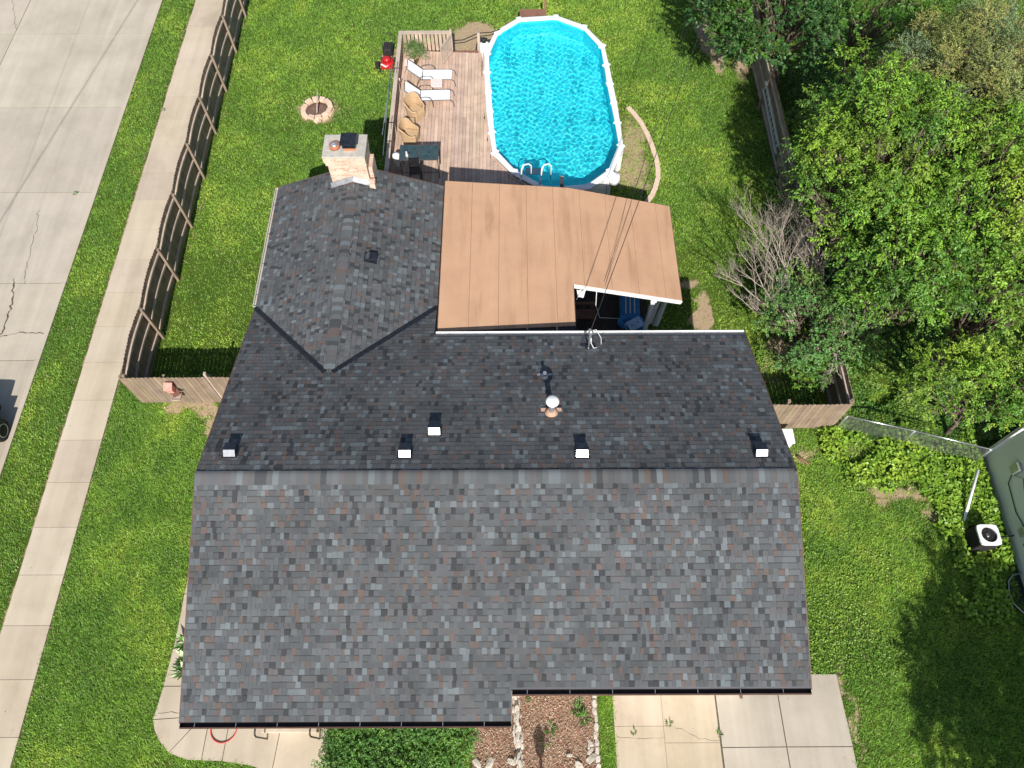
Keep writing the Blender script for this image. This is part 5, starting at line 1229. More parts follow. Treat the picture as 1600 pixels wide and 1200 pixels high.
# ================================================================== OVERHEAD CABLES
def cat(a, b, sag, n=24): return [Vector(a).lerp(Vector(b), i/n)-Vector((0, 0, sag*4*(i/n)*(1-i/n))) for i in range(n+1)]
A_ = (mx+.02, my+.15, zm+.76); far = G(1094, 40, 6.6); dirn = (Vector(far)-Vector(A_)); B_ = Vector(A_)+dirn*1.8; B_.z = 8.0
c_pt = cat(A_, B_, .8); mb = MB(); mb.tube(c_pt, .012, 6); o = mb.build('power_cable', M['rubber'], base=A_); tag(o, 'dark overhead service cable from the roof mast across the brown patio roof', 'cable')
aa = G(937, 449, pz(2.9)); 
for i, (px0, px1) in enumerate(((939, 986), (943, 990))):
    a = G(px0, 448, pz(2.9)-.02); q = B_+Vector((-.8-.3*i, 0, -.4)); mb = MB(); mb.tube(cat((a.x, YN-.04, a.z), q, 1.0), .006, 5); o = mb.build('phone_cable', M['rubber'], base=a); tag(o, ('thin cable leaving the white fascia, left one of the close pair', 'thin cable leaving the white fascia, right one of the close pair')[i], 'cable', 'thin cables over the patio roof')
up_ = thing('utility_pole', (B_.x, B_.y, 0), 'timber utility pole carrying the service cable beyond the back lawn', 'utility pole')
mb = MB(); mb.tube([(B_.x, B_.y, 0), (B_.x, B_.y, 9.2)], [.16, .12], 12); mb.build('pole', M['bark'], up_)
mb = MB(); mb.bar((B_.x-1.2, B_.y, 8.4), (B_.x+1.2, B_.y, 8.4), .1, .12); mb.build('crossarm', M['bark'], up_)
for i, (x0, y0_, x1, y1_, z) in enumerate(((G(210, 0).x+.7, G(210, 0).y-9.7, G(10, 320).x+.7, G(10, 320).y-9.7, 8), (G(135, 0).x+.7, G(135, 0).y-9.7, G(20, 300).x+.7, G(20, 300).y-9.7, 8))):
    a = Vector((x0, y0_, z)); b = Vector((x1, y1_, z)); d = (b-a).normalized(); mb = MB(); mb.tube([a-d*30, b+d*30], (.016, .008)[i], 6); o = mb.build('street_cable', M['rubber'], base=a); tag(o, ('thick cable strung high over the street', 'thin cable strung high over the street')[i], 'cable', 'cables over the street')

# ================================================================== FRONT GARDEN
mb = MB(); N = 14
gxs = np.linspace(-1.2, 2.3, 36); gys = np.linspace(-3.2, 2.45, 56); rows = [[(x, y, .045+.035*vnoise(x, y, 5, 3)) for x in gxs] for y in gys]
for r in rows: mb.grid  # noqa
mb.grid(rows, (.30, .19, .13)); o = mb.build('mulch_bed', M['dirt_fleck']); tag(o, kind='structure')
# loose chips and dead leaves
def litter(name, n, xr, yr_, z, pal, size, seed, label=None, keep=None):
    g = np.random.default_rng(seed); x = g.uniform(*xr, n); y = g.uniform(*yr_, n)
    if keep is not None: k = keep(x, y); x, y = x[k], y[k]; n = len(x)
    B = np.stack([x, y, z+g.uniform(0, .05, n)], 1); D_ = unit(np.stack([g.normal(size=n), g.normal(size=n), g.normal(size=n)*.35], 1)); c = np.array(pal)[g.integers(len(pal), size=n)]*g.uniform(.7, 1.25, (n, 1))
    V, F = leaf_arrays(B, D_, size*g.uniform(.5, 1.4, n), size*.45*g.uniform(.6, 1.2, n), up=unit(np.array([0, 0, 1.])+g.normal(size=(n, 3))*.4)); o = bulk(name, M['leaf'] if label is None else M['leaf'], V, F, np.repeat(c, 4, 0)); tag(o, kind='stuff'); return o
litter('mulch_litter', 22000, (-1.2, 2.28), (-1.5, 2.45), .06, [(.46, .27, .20), (.34, .19, .14), (.56, .44, .34), (.42, .18, .13), (.27, .17, .12), (.46, .40, .24), (.6, .5, .4)], .055, 5)
# white stone rows
def stone(seed, s=(.15, .1, .08)):
    r = random.Random(seed); mb = MB(); N = 8; rows = []
    for i in range(6):
        f = i/5*math.pi; rows.append([(s[0]*math.sin(f)**.3*math.copysign(abs(math.cos(a))**.6, math.cos(a))*r.uniform(.75, 1.15), s[1]*math.sin(f)**.3*math.copysign(abs(math.sin(a))**.6, math.sin(a))*r.uniform(.75, 1.15), -s[2]*math.cos(f)*r.uniform(.8, 1.1)) for a in np.linspace(0, 2*math.pi, N+1)[:-1]]); rows[-1].append(rows[-1][0])
    k = r.uniform(.85, 1.1); mb.grid(rows, (.50*k, .45*k, .385*k), smooth=False); return mb
st0 = [stone(i, (random.uniform(.09, .16), random.uniform(.05, .085), random.uniform(.045, .07))).build('border_stone', M['stone_blk']) for i in range(6)]
used = set()
def put_stone(x, y, z, rz, label, grp, sc=1):
    k = random.randrange(6); s = st0[k]
    o = s if k not in used else copy_tree(s); used.add(k)
    o.location = (x, y, z); o.rotation_euler = (random.uniform(-.3, .3), random.uniform(-.3, .3), rz); o.scale = (sc,)*3; tag(o, label, 'stone', grp)
GL, GR = 'limestone row left of the mulch bed', 'limestone row right of the mulch bed'
y = 2.3; i = 0
while y > -1.2:
    xx = -.02+(.10*(2.3-y)/2); w1 = ordinal(i)
    put_stone(xx+random.uniform(-.06, .02), y, .12, random.uniform(-.6, .6)+1.57, w1+' pale limestone from the gutter on the outer side of the left stacked row', GL)
    put_stone(xx+random.uniform(.02, .12), y-.06, .06, random.uniform(-.6, .6)+1.57, w1+' pale limestone from the gutter on the mulch side of the left stacked row', GL)
    if random.random() < .7: put_stone(xx+random.uniform(.0, .05), y-.04, .26, random.uniform(-.4, .4)+1.57, 'pale limestone lying on top of the left row, beside its '+w1+' stone from the gutter', GL, .9)
    y -= .17; i += 1
y = 2.3; i = 0
while y > -1.2:
    put_stone(2.22+random.uniform(-.02, .03), y, .10, random.uniform(-.3, .3)+1.57, ordinal(i)+' pale limestone from the gutter in the narrow right row', GR, .85)
    if random.random() < .35: put_stone(2.08+random.uniform(-.08, .03), y, .09, random.uniform(-1, 1), 'small limestone leaning on the '+ordinal(i)+' stone of the narrow right row', GR, .8)
    y -= .2; i += 1
LS = ('leftmost', 'second from left', 'largest left-hand', 'middle', 'lower right', 'smallest', 'highest right-hand')
for ls, (px, py, s) in zip(LS, ((745, 1192, 1.1), (765, 1192, 1.3), (800, 1190, 1.0), (905, 1197, 1.2), (925, 1185, 1.3), (890, 1180, .8), (920, 1165, .7))):
    q = G(px, py, .1); put_stone(q.x, q.y, .1, random.uniform(0, 3), ls+' loose pale limestone on the mulch at the bottom edge', 'loose limestones on the mulch', s)
# lamp post (below the frame; only its shadow falls on the bed)
lx, ly = .76, -1.0; lp_ = thing('lamp_post', (lx, ly, 0), 'black garden lamp post whose shadow falls on the mulch bed', 'lamp post')
mb = MB(); mb.tube([(lx, ly, 0), (lx, ly, 1.42)], .035, 10); mb.build('post', M['black'], lp_)
mb = MB(); mb.lathe((lx, ly, 1.42), [(.07, 0), (.11, .03), (.16, .36), (.19, .38), (.10, .50), (.05, .52), (.05, .58), (.0005, .66)], 6, smooth=False); mb.build('lantern', M['black'], lp_)
# handrails, step, hose
for i, px in enumerate((403, 488)):
    q = G(px, 1150, .9); hr = MB(); x = q.x; hr.tube([(x, 1.62, 1.22), (x, 1.15, 1.22), (x, 1.08, 1.18), (x, 1.04, 1.05), (x, 1.04, .8), (x, 1.04, .03)], .022, 10); hr.tube([(x-.0, 1.6, 1.2), (x+.25, 1.6, 1.2)], .02, 8)
    o = hr.build('handrail', M['black'], base=(x, 1.2, 0)); tag(o, ('dark pipe handrail on the left side of the front step', 'dark pipe handrail on the right side of the front step, by the hedge')[i], 'handrail', 'handrails at the front step')
mb = MB(); q = G(408, 1140, .3); q1 = G(495, 1140, .3); mb.box(q.x, q1.x, 1.18, 1.7, 0, .33); o = mb.build('front_step', M['walkc'], base=((q.x+q1.x)/2, 1.4, 0), bevel=.02); tag(o, 'tan concrete step at the front door under the eave', 'step')
c = G(351, 1132, .05); mb = MB(); mb.tube([(c.x-.37, 1.55, .08), (c.x-.36, 1.35, .07)]+[(c.x-.36*math.cos(a), 1.30-.36*math.sin(a), .065) for a in np.linspace(.1, math.pi-.1, 16)]+[(c.x+.37, 1.55, .08)], .015, 8); o = mb.build('garden_hose', M['redhose'], base=(c.x, 1.3, 0)); tag(o, 'red garden hose looping out from under the front eave', 'hose')
# soil strip against the front wall + hedge
mb = MB(); mb.box(-9.0, -6.6, 1.44, 1.72, -.05, .03, (.36, .27, .18)); struct(mb, 'planting_strip', M['dirt_fleck'])
# ================================================================== PLANTS
PAL_MID = [(.065, .155, .022), (.085, .19, .028), (.07, .17, .025)]
PAL_BRT = [(.135, .28, .03), (.19, .345, .036), (.095, .215, .028), (.17, .285, .033)]
PAL_YEL = [(.24, .36, .035), (.20, .32, .035), (.27, .37, .045)]
PAL_DRK = [(.035, .10, .022), (.05, .125, .028), (.04, .115, .03)]
PAL_OLV = [(.23, .26, .08), (.28, .28, .09), (.18, .25, .10), (.16, .23, .12), (.25, .30, .10)]
def clumps(c, r, n, cr, seed, zmin=-.35, jit=.25):
    g = np.random.default_rng(seed); out = []; k = 0
    while len(out) < n and k < 4000:
        k += 1; d = unit(g.normal(size=3)); 
        if d[2] < zmin: continue
        q = np.array(c)+d*np.array(r)*g.uniform(.45, 1.0)**.6; rr = cr*g.uniform(1-jit, 1+jit)
        if all(np.linalg.norm(q-np.array(o[:3])) > .62*(rr+o[3])*.75 for o in out): out.append((*q, rr))
    return out
def limb(mb, a, b, r0, r1, seed, n=6, wob=.12):
    g = random.Random(seed); a, b = Vector(a), Vector(b); P = [a.lerp(b, i/n)+Vector((g.uniform(-wob, wob), g.uniform(-wob, wob), g.uniform(-wob, wob)*.6+math.sin(math.pi*i/n)*.12))*(1 if 0 < i < n else 0) for i in range(n+1)]
    mb.tube(P, [r0+(r1-r0)*i/n for i in range(n+1)], 7); return P
def tree(name, label, cat, base, c, r, n, cr, per, leaf, nl, tw, pal, seed, trunk=.14, group='trees and shrubs behind the right fence', mat='leaf', droop=.25, extra=None, fork=.45, bark='bark', shell=.35, zmin=-.35):
    t = thing(name, (*base, 0), label, cat, group); cl = clumps(c, r, n, cr, seed, zmin)
    if extra: cl += extra
    top = Vector((base[0]+(c[0]-base[0])*.5, base[1]+(c[1]-base[1])*.5, max(.3, c[2]*fork)))
    mb = MB(); limb(mb, (*base, -.05), top, trunk, trunk*.7, seed, 5, .06); tr = mb.build('trunk', M[bark], t)
    mb = MB()
    for i, q in enumerate(cl):
        P = limb(mb, top if i % 2 else Vector((*base, 0)).lerp(top, .75), q[:3], trunk*.42, .02, seed*7+i, 6, .14)
        g = random.Random(seed+i)
        for k in range(4): e = Vector(q[:3])+Vector((g.uniform(-1, 1), g.uniform(-1, 1), g.uniform(-.2, .9)))*q[3]*.8; limb(mb, P[4], e, .014, .005, i*9+k, 3, .05)
    mb.build('limbs', M[bark], t)
    V, F, C = sprigs(cl, per, leaf[0], leaf[1], nl, tw, pal, seed=seed, droop=droop, shell=shell)
    bulk('crown', M[mat], V, F, C, t); return t
G6 = 'trees and shrubs behind the right fence'
def gc(px, py, z): q = G(px, py, z); return (q.x, q.y, z)
tree('broadleaf_tree', 'dark glossy broadleaf tree hanging over the far right fence corner', 'tree', (11.6, 27.0), (10.3, 26.9, 3.9), (2.9, 3.2, 1.6), 64, .55, 120, (.135, .08), 9, .36, PAL_DRK+PAL_MID[:1]+[(.055, .145, .03)], 21, .16)
tree('broadleaf_tree', 'light green broadleaf tree at the top edge between two dark hollows', 'tree', (14.2, 26.5), (13.9, 26.3, 4.8), (2.3, 1.9, 1.5), 18, .5, 110, (.14, .085), 9, .3, PAL_BRT[2:3]+PAL_MID, 22, .13)
tree('cedar_tree', 'olive-brown feathery cedar in the upper right corner', 'cedar', (15.6, 20.6), (15.5, 20.4, 5.3), (3.1, 2.9, 2.3), 95, .45, 360, (.085, .032), 10, .34, PAL_OLV, 23, .18, mat='needle', droop=.1, extra=[(12.2, 20.9, 5.6, .4), (12.6, 20.6, 5.6, .4), (13.0, 21.3, 5.4, .4), (11.9, 20.4, 5.3, .3)])
tree('cedar_tree', 'grey-green feathery cedar beyond the olive one at the right edge', 'cedar', (18.6, 22.5), (18.3, 22.5, 5.5), (2.6, 3.0, 1.8), 40, .5, 300, (.085, .032), 10, .34, PAL_OLV[2:], 24, .18, mat='needle', droop=.1)
LT = (.125, .054)
tree('fruit_tree', 'bright green tree with long drooping leaves nearest the lawn and ladder', 'tree', (11.9, 15.8), gc(1370, 255, 4.4), (2.4, 3.1, 2.7), 120, .42, 185, LT, 10, .5, PAL_BRT+PAL_BRT[:2]+PAL_MID[1:2]+PAL_YEL[1:2], 25, .17, droop=.6, extra=[(*gc(px, py, z), r) for px, py, z, r in ((1268, 150, 4.6, .28), (1282, 165, 4.8, .34), (1300, 140, 5.0, .38), (1255, 303, 4.3, .24), (1272, 298, 4.5, .32), (1262, 225, 4.4, .3), (1275, 345, 4.2, .36), (1320, 95, 5.0, .4), (1345, 85, 5.0, .4), (1400, 92, 5.2, .42), (1430, 110, 5.4, .42), (1300, 375, 4.2, .34), (1330, 400, 4.3, .38))])
tree('fruit_tree', 'bright green tree with long drooping leaves against the right edge', 'tree', (14.6, 15.0), gc(1530, 300, 4.8), (2.3, 2.7, 2.5), 100, .42, 185, LT, 10, .5, PAL_BRT+PAL_YEL[:1], 26, .17, droop=.6, extra=[(*gc(px, py, z), r) for px, py, z, r in ((1590, 180, 5.6, .45), (1560, 195, 5.6, .4), (1600, 250, 5.4, .5), (1610, 330, 5.0, .5), (1600, 400, 4.8, .45), (1480, 170, 5.4, .4), (1460, 400, 4.8, .4))])
tree('fruit_tree', 'bright green glossy tree just right of the leafless branches', 'tree', (11.7, 13.0), gc(1415, 425, 3.8), (1.7, 1.7, 1.9), 52, .40, 150, (.13, .062), 9, .42, PAL_BRT[:3]+PAL_MID[:1], 27, .13, droop=.5)
tree('fruit_tree', 'smaller bright green tree at the right edge above the dark hollow', 'tree', (14.2, 12.4), gc(1565, 450, 4.2), (1.5, 1.3, 1.6), 34, .40, 150, (.13, .062), 9, .42, PAL_BRT+PAL_MID[:1], 35, .11, droop=.5)
tree('broadleaf_tree', 'yellow-green small-leaved tree above the chain link fence', 'tree', (14.4, 10.1), gc(1535, 600, 3.2), (2.3, 1.25, 1.0), 44, .40, 230, (.10, .05), 9, .28, PAL_BRT[1:]+PAL_YEL[:2], 28, .08, droop=.3)
tree('shrub', 'mid-green small-leaved shrub with dead grey branches at the house corner', 'shrub', (9.9, 13.6), (9.7, 13.6, 1.7), (1.35, 2.0, .8), 34, .38, 260, (.075, .05), 8, .2, [(.11, .25, .065), (.13, .28, .07), (.095, .22, .055), (.17, .29, .06)], 29, .06, droop=.1, zmin=-.6)
tree('shrub', 'mid-green tangled shrub between the leafless branches and the bright glossy tree', 'shrub', (11.3, 13.8), (11.2, 13.9, 1.7), (1.0, 1.9, .9), 26, .40, 260, (.08, .05), 8, .2, [(.11, .24, .06), (.13, .27, .065), (.095, .21, .05)], 36, .05, droop=.1, zmin=-.6)
tree('shrub', 'low dark olive bush against the right fence below the ladder', 'shrub', (10.2, 19.2), (10.25, 19.1, 1.6), (.55, 1.7, .8), 14, .40, 200, (.06, .03), 8, .2, PAL_DRK+PAL_OLV[2:3], 30, .06, zmin=-.6)
tree('shrub', 'dim green bush behind the fence beside the long ladder', 'shrub', (12.0, 19.9), (11.6, 20.0, 1.6), (1.0, 2.2, .9), 16, .55, 110, (.09, .045), 8, .25, PAL_MID+PAL_DRK, 31, .07, zmin=-.6)
tree('shrub', 'bright green weedy bush on sunlit ground between the upper trees', 'shrub', (12.2, 22.8), (12.3, 22.8, 1.0), (1.1, 1.4, .5), 12, .55, 120, (.10, .05), 8, .25, PAL_BRT+PAL_YEL[:1], 32, .05, zmin=-.4)
tree('shrub', 'green bush in the fence corner beside the brown picket fence', 'shrub', (9.9, 11.9), (9.85, 12.0, .95), (.55, .6, .6), 9, .34, 200, (.10, .065), 7, .2, PAL_MID+PAL_BRT[:1], 33, .04, zmin=-.5)
tree('shade_tree', 'large tree below the frame whose shadow falls on the right lawn', 'tree', (14.6, -6.0), (14.8, -5.6, 6.6), (2.5, 2.6, 1.6), 34, .85, 90, (.18, .10), 9, .4, PAL_MID, 34, .2, group=None, extra=[(14.6, -3.2, 6.8, .8), (14.1, -2.6, 6.6, .7), (13.7, -2.2, 6.9, .6), (12.3, -6.2, 6.3, .6)])
# dead branches
def dead_tree(name, label, base, tips, seed, r0=.03, depth=3):
    g = random.Random(seed); mb = MB()
    def grow(p, d, L, r, k):
        n = 4; P = [Vector(p)]; dd = Vector(d)
        for i in range(n): dd = (dd+Vector((g.uniform(-.16, .16), g.uniform(-.16, .16), g.uniform(-.1, .13)))).normalized(); P.append(P[-1]+dd*L/n)
        mb.tube(P, [r*(1-.55*i/n) for i in range(n+1)], 6 if r > .012 else 4)
        if k > 0:
            for i in range(1 if k == 1 else 2, n+1):
                for _ in range(2):
                    s = Vector((g.uniform(-1, 1), g.uniform(-1, 1), g.uniform(-.2, .7))).normalized(); grow(P[i], (dd*1.15+s*.75).normalized(), L*g.uniform(.32, .55), r*.48, k-1)
    for t in tips: d = Vector(t)-Vector(base); grow(base, d.normalized(), d.length*.8, r0, depth)
    o = mb.build(name, M['dead_bark'], base=base); return tag(o, label, 'dead branches', 'bare grey branches by the right fence')
b0 = Vector((10.05, 13.7, .9))
dead_tree('dead_branches', 'bare grey branches fanning out left over the lawn from the green shrub', b0+Vector((-.3, .1, .3)), [G(1135, 432, 2.2), G(1150, 400, 2.6), G(1175, 360, 2.6), G(1200, 345, 2.6), G(1225, 352, 3.0), G(1165, 480, 2.0)], 41, .032)
dead_tree('dead_branches', 'bare brown twiggy branches standing up behind the green shrub', b0+Vector((.2, .6, .3)), [G(1265, 345, 2.8), G(1290, 350, 2.8), G(1310, 380, 2.6)], 42, .035)
dead_tree('dead_branches', 'tangle of bare twigs to the right of the green shrub', Vector((10.7, 12.9, 1.0)), [G(1370, 465, 2.0), G(1400, 440, 2.2), G(1350, 500, 1.8)], 43, .03)
dead_tree('dead_branches', 'bare grey branch hanging down beside the corner of the brown picket fence', Vector((10.6, 12.6, 1.7)), [G(1302, 600, 1.6), G(1320, 590, 1.6), G(1250, 560, 1.4)], 44, .028, 2)
dead_tree('dead_branches', 'pale twigs lying on the lawn edge under the far right tree', Vector((10.3, 28.6, .1)), [G(1162, 80, .25), G(1168, 62, .3)], 45, .02, 2)
mb = MB(); a, b = G(1210, 548, .05), G(1222, 580, .05); mb.tube([a, a.lerp(b, .4)+Vector((.05, 0, .02)), b], .02, 6); o = mb.build('stick', M['dead_bark'], base=a); tag(o, 'curved pale stick on the bare soil right of the rear roof corner', 'stick')
mb = MB(); a, b = G(1245, 712, .05), G(1264, 726, .05); mb.tube([a, b], [.05, .035], 6); o = mb.build('stick', M['brown_wood'], base=a); tag(o, 'short brown log on the grass by the right ridge end', 'log')

# hedge under the front eave
hd = thing('hedge', (-3.1, .2, 0), 'dense clipped dark green hedge below the front eave', 'hedge')
g = np.random.default_rng(77); cl = []
for x in np.arange(-4.95, -1.2, .36):
    for y in np.arange(-1.1, 1.5, .36): 
        if x > -1.5 and y < .6: continue
        cl.append((x+g.uniform(-.07, .07), y+g.uniform(-.07, .07), .62+g.uniform(-.12, .10), .32))
V, F, C = sprigs(cl, 820, .055, .035, 7, .14, [(.085, .21, .04), (.11, .25, .045), (.07, .18, .035), (.15, .30, .06)], seed=78, droop=.05, upb=1.0, shell=.5); bulk('foliage', M['leaf'], V, F, C, hd)
mb = MB()
for q in cl[::2]: mb.tube([(q[0]*.9-.3, q[1]*.9, 0), (q[0], q[1], .6)], .012, 5)
tag(mb.build('stems', M['bark'], hd), kind='stuff')
# hostas
def rosette(x, y, n, L, W, pal, name, label, cat, seed, z=.03, up=.6, group=None):
    g = np.random.default_rng(seed); a = g.uniform(0, 2*np.pi, n); t = g.uniform(.25, 1, n); D_ = unit(np.stack([np.cos(a)*t, np.sin(a)*t, np.full(n, up)*g.uniform(.5, 1.3, n)], 1)); B = np.tile([x, y, z], (n, 1))+np.stack([np.cos(a), np.sin(a), np.zeros(n)], 1)*.03+D_*L*.3*g.random((n, 1))
    V, F = leaf_arrays(B, D_, L*g.uniform(.6, 1.1, n), W*g.uniform(.7, 1.1, n), up=unit(np.array([0, 0, 1.])+g.normal(size=(n, 3))*.15), droop=.3)
    c = np.array(pal)[g.integers(len(pal), size=n)]*g.uniform(.8, 1.2, (n, 1)); o = bulk(name, M['leaf'], V, F, np.repeat(c, 4, 0), base=(x, y, 0)); return tag(o, label, cat, group)
for i, (px, py) in enumerate(((281, 1003), (281, 1028), (277, 1046))):
    q = G(px+6, py, .3); rosette(q.x+.05, q.y, 34, .36, .15, [(.17, .34, .07), (.12, .28, .055), (.60, .68, .42), (.55, .62, .38)], 'hosta', ('variegated hosta farthest along the left house wall', 'variegated hosta in the middle of the left wall group', 'variegated hosta nearest the front left corner of the house')[i], 'hosta', 90+i, group='hostas at the left house wall')
for i, (px, py, n, L) in enumerate(((860, 1138, 14, .22), (850, 1160, 8, .14), (903, 1110, 26, .2), (912, 1122, 26, .22), (826, 1087, 10, .14), (905, 1098, 16, .15))):
    q = G(px, py, .1); rosette(q.x, q.y, n, L, .05, [(.13, .25, .05), (.10, .22, .04)], 'weed', ('broad weed beside the lamp post shadow', 'tiny weed tuft just right of the lamp post shadow', 'upper long-leaved clump by the right limestone row', 'lower long-leaved clump by the right limestone row', 'small weed under the gutter at the left limestone row', 'small grass tuft right under the gutter by the right limestone row')[i], 'weed', 100+i, z=.08, group='weeds in the mulch bed')

# ================================================================== GRASS AND UNDERGROWTH (stuff)
def in_rect(x, y, r): return (x > r[0]) & (x < r[1]) & (y > r[2]) & (y < r[3])
def pip(x, y, poly_):
    ins = np.zeros(len(x), bool); j = len(poly_)-1
    for i in range(len(poly_)):
        xi, yi = poly_[i]; xj, yj = poly_[j]; ins ^= ((yi > y) != (yj > y)) & (x < (xj-xi)*(y-yi)/(yj-yi+1e-12)+xi); j = i
    return ins
outer_pool = [(p[0]*1.0, p[1]) for p in inset(-.05)]
def lawn_ok(x, y):
    e = (fbm(x, y, 3, 61)-.5)*.10
    ok = (x > -16.78) & ~in_rect(x+e, y, (-15.22, -13.78, -99, 999)) & ~in_rect(x, y, (-7.2, 6.3, 2.4, 11.2)) & ~in_rect(x, y, (-7.4, -2.6, 11, 17.6)) & ~in_rect(x, y, (-2.6, 4.9, 11, 17.8))
    ok &= ~in_rect(x, y, (2.78, 5.7, -99, 2.4)) & ~in_rect(x+e*.6, y, (5.6, 9.25, -99, 2.66)) & ~in_rect(x, y, (-1.25, 2.3, -99, 2.5)) & ~in_rect(x, y, (-5.25, -1.2, -.9, 2.5)) & ~in_rect(x, y, (15.2, 99, -99, 9.5))
    ok &= ~pip(x, y, outer_pool)
    ok &= ~pip(x+e, y, [(-9.98, 6.3), (-7.2, 6.3), (-7.2, 1.4), (-5.1, 1.4), (-5.05, -3), (-6.6, -3), (-6.65, .18), (-7.2, .38), (-8.03, .49), (-9.0, .53), (-9.54, .72), (-9.85, .98), (-10.14, 1.3), (-10.16, 1.55), (-10.06, 2.4), (-9.98, 3.7)])
    return ok
def blades(n, xr, yr_, seed, hh=.07, ww=.026, dens=None):
    g = np.random.default_rng(seed); x = g.uniform(*xr, n); y = g.uniform(*yr_, n); k = lawn_ok(x, y); x, y = x[k], y[k]
    # thin out with distance from what the camera can see
    b = bare(x, y); k = (g.random(len(x)) > np.clip(b*1.25, 0, .97)) & (g.random(len(x)) < .55+1.3*np.clip((fbm(x, y, 13, 97, 2)-.32)/.3, 0, 1)); x, y, b = x[k], y[k], b[k]; n = len(x)
    f1 = fbm(x, y, .35, 71); f2 = fbm(x, y, 1.3, 81); f3 = fbm(x, y, 7, 91, 3)
    # clump: jitter to form tufts
    a = g.uniform(0, 2*np.pi, n); lean = np.abs(g.normal(size=n))*1.1+.45
    tuft = fbm(x, y, 5.5, 95, 2)
    h = hh*(.55+.9*tuft)*g.uniform(.6, 1.3, n)
    D_ = unit(np.stack([np.cos(a)*lean, np.sin(a)*lean, np.ones(n)], 1)); L = h/D_[:, 2]**.5
    Wd = np.stack([-np.sin(a), np.cos(a), g.normal(size=n)*.2], 1); W = ww*g.uniform(.6, 1.3, n)[:, None]
    B = np.stack([x, y, np.zeros(n)], 1)
    V = np.stack([B-Wd*W/2, B+Wd*W/2, B+D_*L[:, None]], 1).reshape(-1, 3); F = np.arange(n*3).reshape(-1, 3)
    dk = np.array([.16, .31, .045]); md = np.array([.27, .44, .06]); yl = np.array([.43, .54, .085]); dry = np.array([.46, .40, .20])
    t = np.clip((f1*.55+f2*.45-.36)/.28, 0, 1)[:, None]
    c = dk*(1-t)+md*t; u = np.clip((f2*.6+f3*.4-.52)/.2, 0, 1)[:, None]*np.clip((f1-.38)/.2, 0, 1)[:, None]; c = c*(1-u*.75)+yl*u*.75
    r = g.random((n, 1)); c = np.where(r < .02+.25*np.clip(b[:, None], 0, 1), dry*g.uniform(.7, 1.1, (n, 1)), c); c = c*g.uniform(.5, 1.45, (n, 1))*(.86+.28*np.clip((fbm(x, y, 11, 99, 2)-.3)/.4, 0, 1))[:, None]
    return V, F, np.repeat(c, 3, 0)
parts = [blades(70000, (-16.8, -15.15), (-1, 36), 201), blades(230000, (-13.8, -7.1), (-1.5, 12), 202), blades(330000, (-12.6, 10.7), (11, 36), 203, .07, .028), blades(260000, (-12.6, 10.7), (18, 36), 206, .07, .03),
         blades(260000, (6.2, 15.3), (-1.5, 12), 204), blades(14000, (2.2, 2.9), (-1.5, 2.6), 205), blades(80000, (10.7, 26), (8, 36), 207, .09, .03), blades(8000, (-14, -12.6), (11, 36), 208)]
off = 0; VV = []; FF = []; CC = []
for V, F, C in parts: VV.append(V); FF.append(F+off); CC.append(C); off += len(V)
o = bulk('grass', M['blade'], np.concatenate(VV), np.concatenate(FF), np.concatenate(CC)); tag(o, kind='stuff')
def cover(name, n, xr, yr_, keep, pal, L, W, zr, seed, mat='leaf'):
    g = np.random.default_rng(seed); x = g.uniform(*xr, n); y = g.uniform(*yr_, n); k = keep(x, y)&lawn_ok(x, y); x, y = x[k], y[k]; n = len(x)
    hz = fbm(x, y, .9, seed)*(zr[1]-zr[0])+zr[0]; z = hz*g.uniform(.35, 1.0, n)**.6
    a = g.uniform(0, 2*np.pi, n); D_ = unit(np.stack([np.cos(a), np.sin(a), g.normal(size=n)*.35+.1], 1)); B = np.stack([x, y, z], 1)
    V, F = leaf_arrays(B, D_, L*g.uniform(.5, 1.3, n), W*g.uniform(.5, 1.3, n), up=unit(np.array([0, 0, 1.])+g.normal(size=(n, 3))*.42)); t = fbm(x, y, 1.6, seed+3)
    idx = np.clip((t*len(pal)*1.8-len(pal)*.4+g.normal(size=n)*.6).astype(int), 0, len(pal)-1); c = np.array(pal)[idx]*g.uniform(.72, 1.25, (n, 1))
    o = bulk(name, M[mat], V, F, np.repeat(c, 4, 0)); return tag(o, kind='stuff')
edge1 = lambda x, y: (y > 8.9-(x-10.5)*.42+(fbm(x, y, 1.1, 7)-.5)*1.6) & (fbm(x, y, 1.8, 17) > .45)
cover('weed_patch', 11000, (10.2, 15.2), (5.2, 10.4), lambda x, y: edge1(x, y) & ~((x > 14.0) & (y < 6.9)), [(.16, .30, .03), (.23, .38, .04), (.30, .44, .05)], .14, .12, (.12, .5), 301)
cover('weed_patch', 5000, (13.0, 15.35), (4.0, 9.4), lambda x, y: (x > 13.4+(fbm(x, y, 1.3, 27)-.5)*1.5) & (np.hypot(x-14.33, y-6.5) > .5) & ~((y < 5.7) & (x > 14.7)), [(.16, .30, .03), (.24, .39, .04)], .15, .12, (.1, .4), 302)
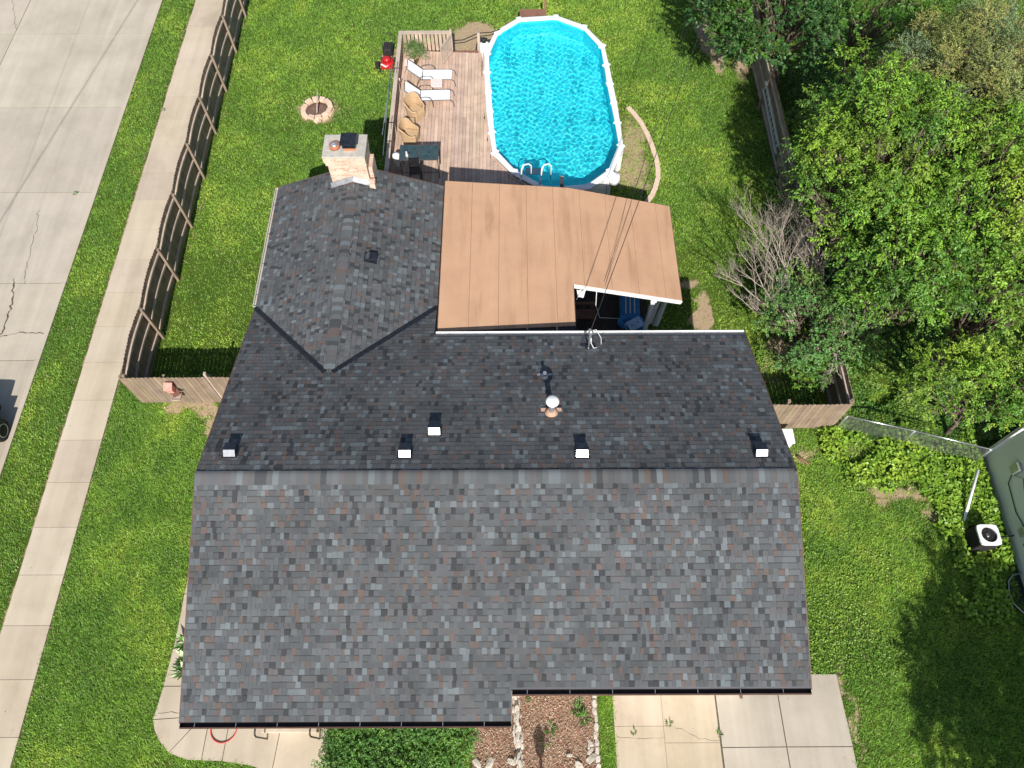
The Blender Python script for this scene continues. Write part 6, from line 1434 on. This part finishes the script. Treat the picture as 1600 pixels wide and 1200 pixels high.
cover('undergrowth', 90000, (10.85, 17.5), (9.9, 17.5), lambda x, y: fbm(x, y, 1.1, 37) > .30, [(.08, .18, .03), (.11, .22, .035), (.18, .29, .045)], .10, .06, (.1, .75), 303)
cover('undergrowth', 34000, (10.9, 22), (17.5, 34), lambda x, y: fbm(x, y, .7, 38) > .40, [(.07, .16, .03), (.12, .24, .035), (.20, .32, .045)], .12, .07, (.05, .6), 304)
cover('clover', 16000, (7.0, 13.5), (2.5, 10.3), lambda x, y: fbm(x, y, .9, 39) > .50, [(.16, .30, .035), (.24, .37, .05)], .06, .05, (.04, .10), 305)
cover('clover', 5000, (8.6, 10.4), (10.6, 14.0), lambda x, y: fbm(x, y, 1.2, 40) > .48, [(.12, .25, .03), (.21, .34, .05)], .07, .05, (.05, .16), 306)
cover('clover', 1500, (-8.9, -6.8), (1.4, 1.75), lambda x, y: fbm(x, y, 3, 41) > .45, [(.12, .2, .03), (.16, .22, .05)], .05, .04, (.05, .12), 307)

litter('clover_flowers', 5200, (-12.4, 10.2), (-.5, 33), .085, [(.75, .78, .68), (.62, .68, .5)], .035, 411, keep=lambda x, y: lawn_ok(x, y) & (fbm(x, y, .5, 412) > .52))
litter('clover_flowers', 900, (-16.6, -15.3), (-.5, 33), .085, [(.62, .68, .5)], .03, 413, keep=lambda x, y: lawn_ok(x, y) & (fbm(x, y, .5, 414) > .5))
for i, (px, py, lab) in enumerate(((240, 168, 'weed tuft in the upper street joint near the kerb'), (118, 303, 'weed tuft in the street joint level with the wing roof'), (255, 172, 'smaller weed beside the tuft in the upper street joint'), (85, 517, 'weed tuft in the cracked street joint'), (1045, 1130, 'weed growing where the old driveway cracks meet'), (1124, 1148, 'weed in the joint between the old and new driveway slabs'), (990, 1143, 'tiny weed in the cross crack of the old driveway'))):
    q = G(px, py, .03); rosette(q.x, q.y, 12, .10, .035, [(.12, .24, .05), (.09, .20, .04)], 'joint_weed', lab, 'weed', 520+i*3, z=.035, group='weeds in the concrete joints')
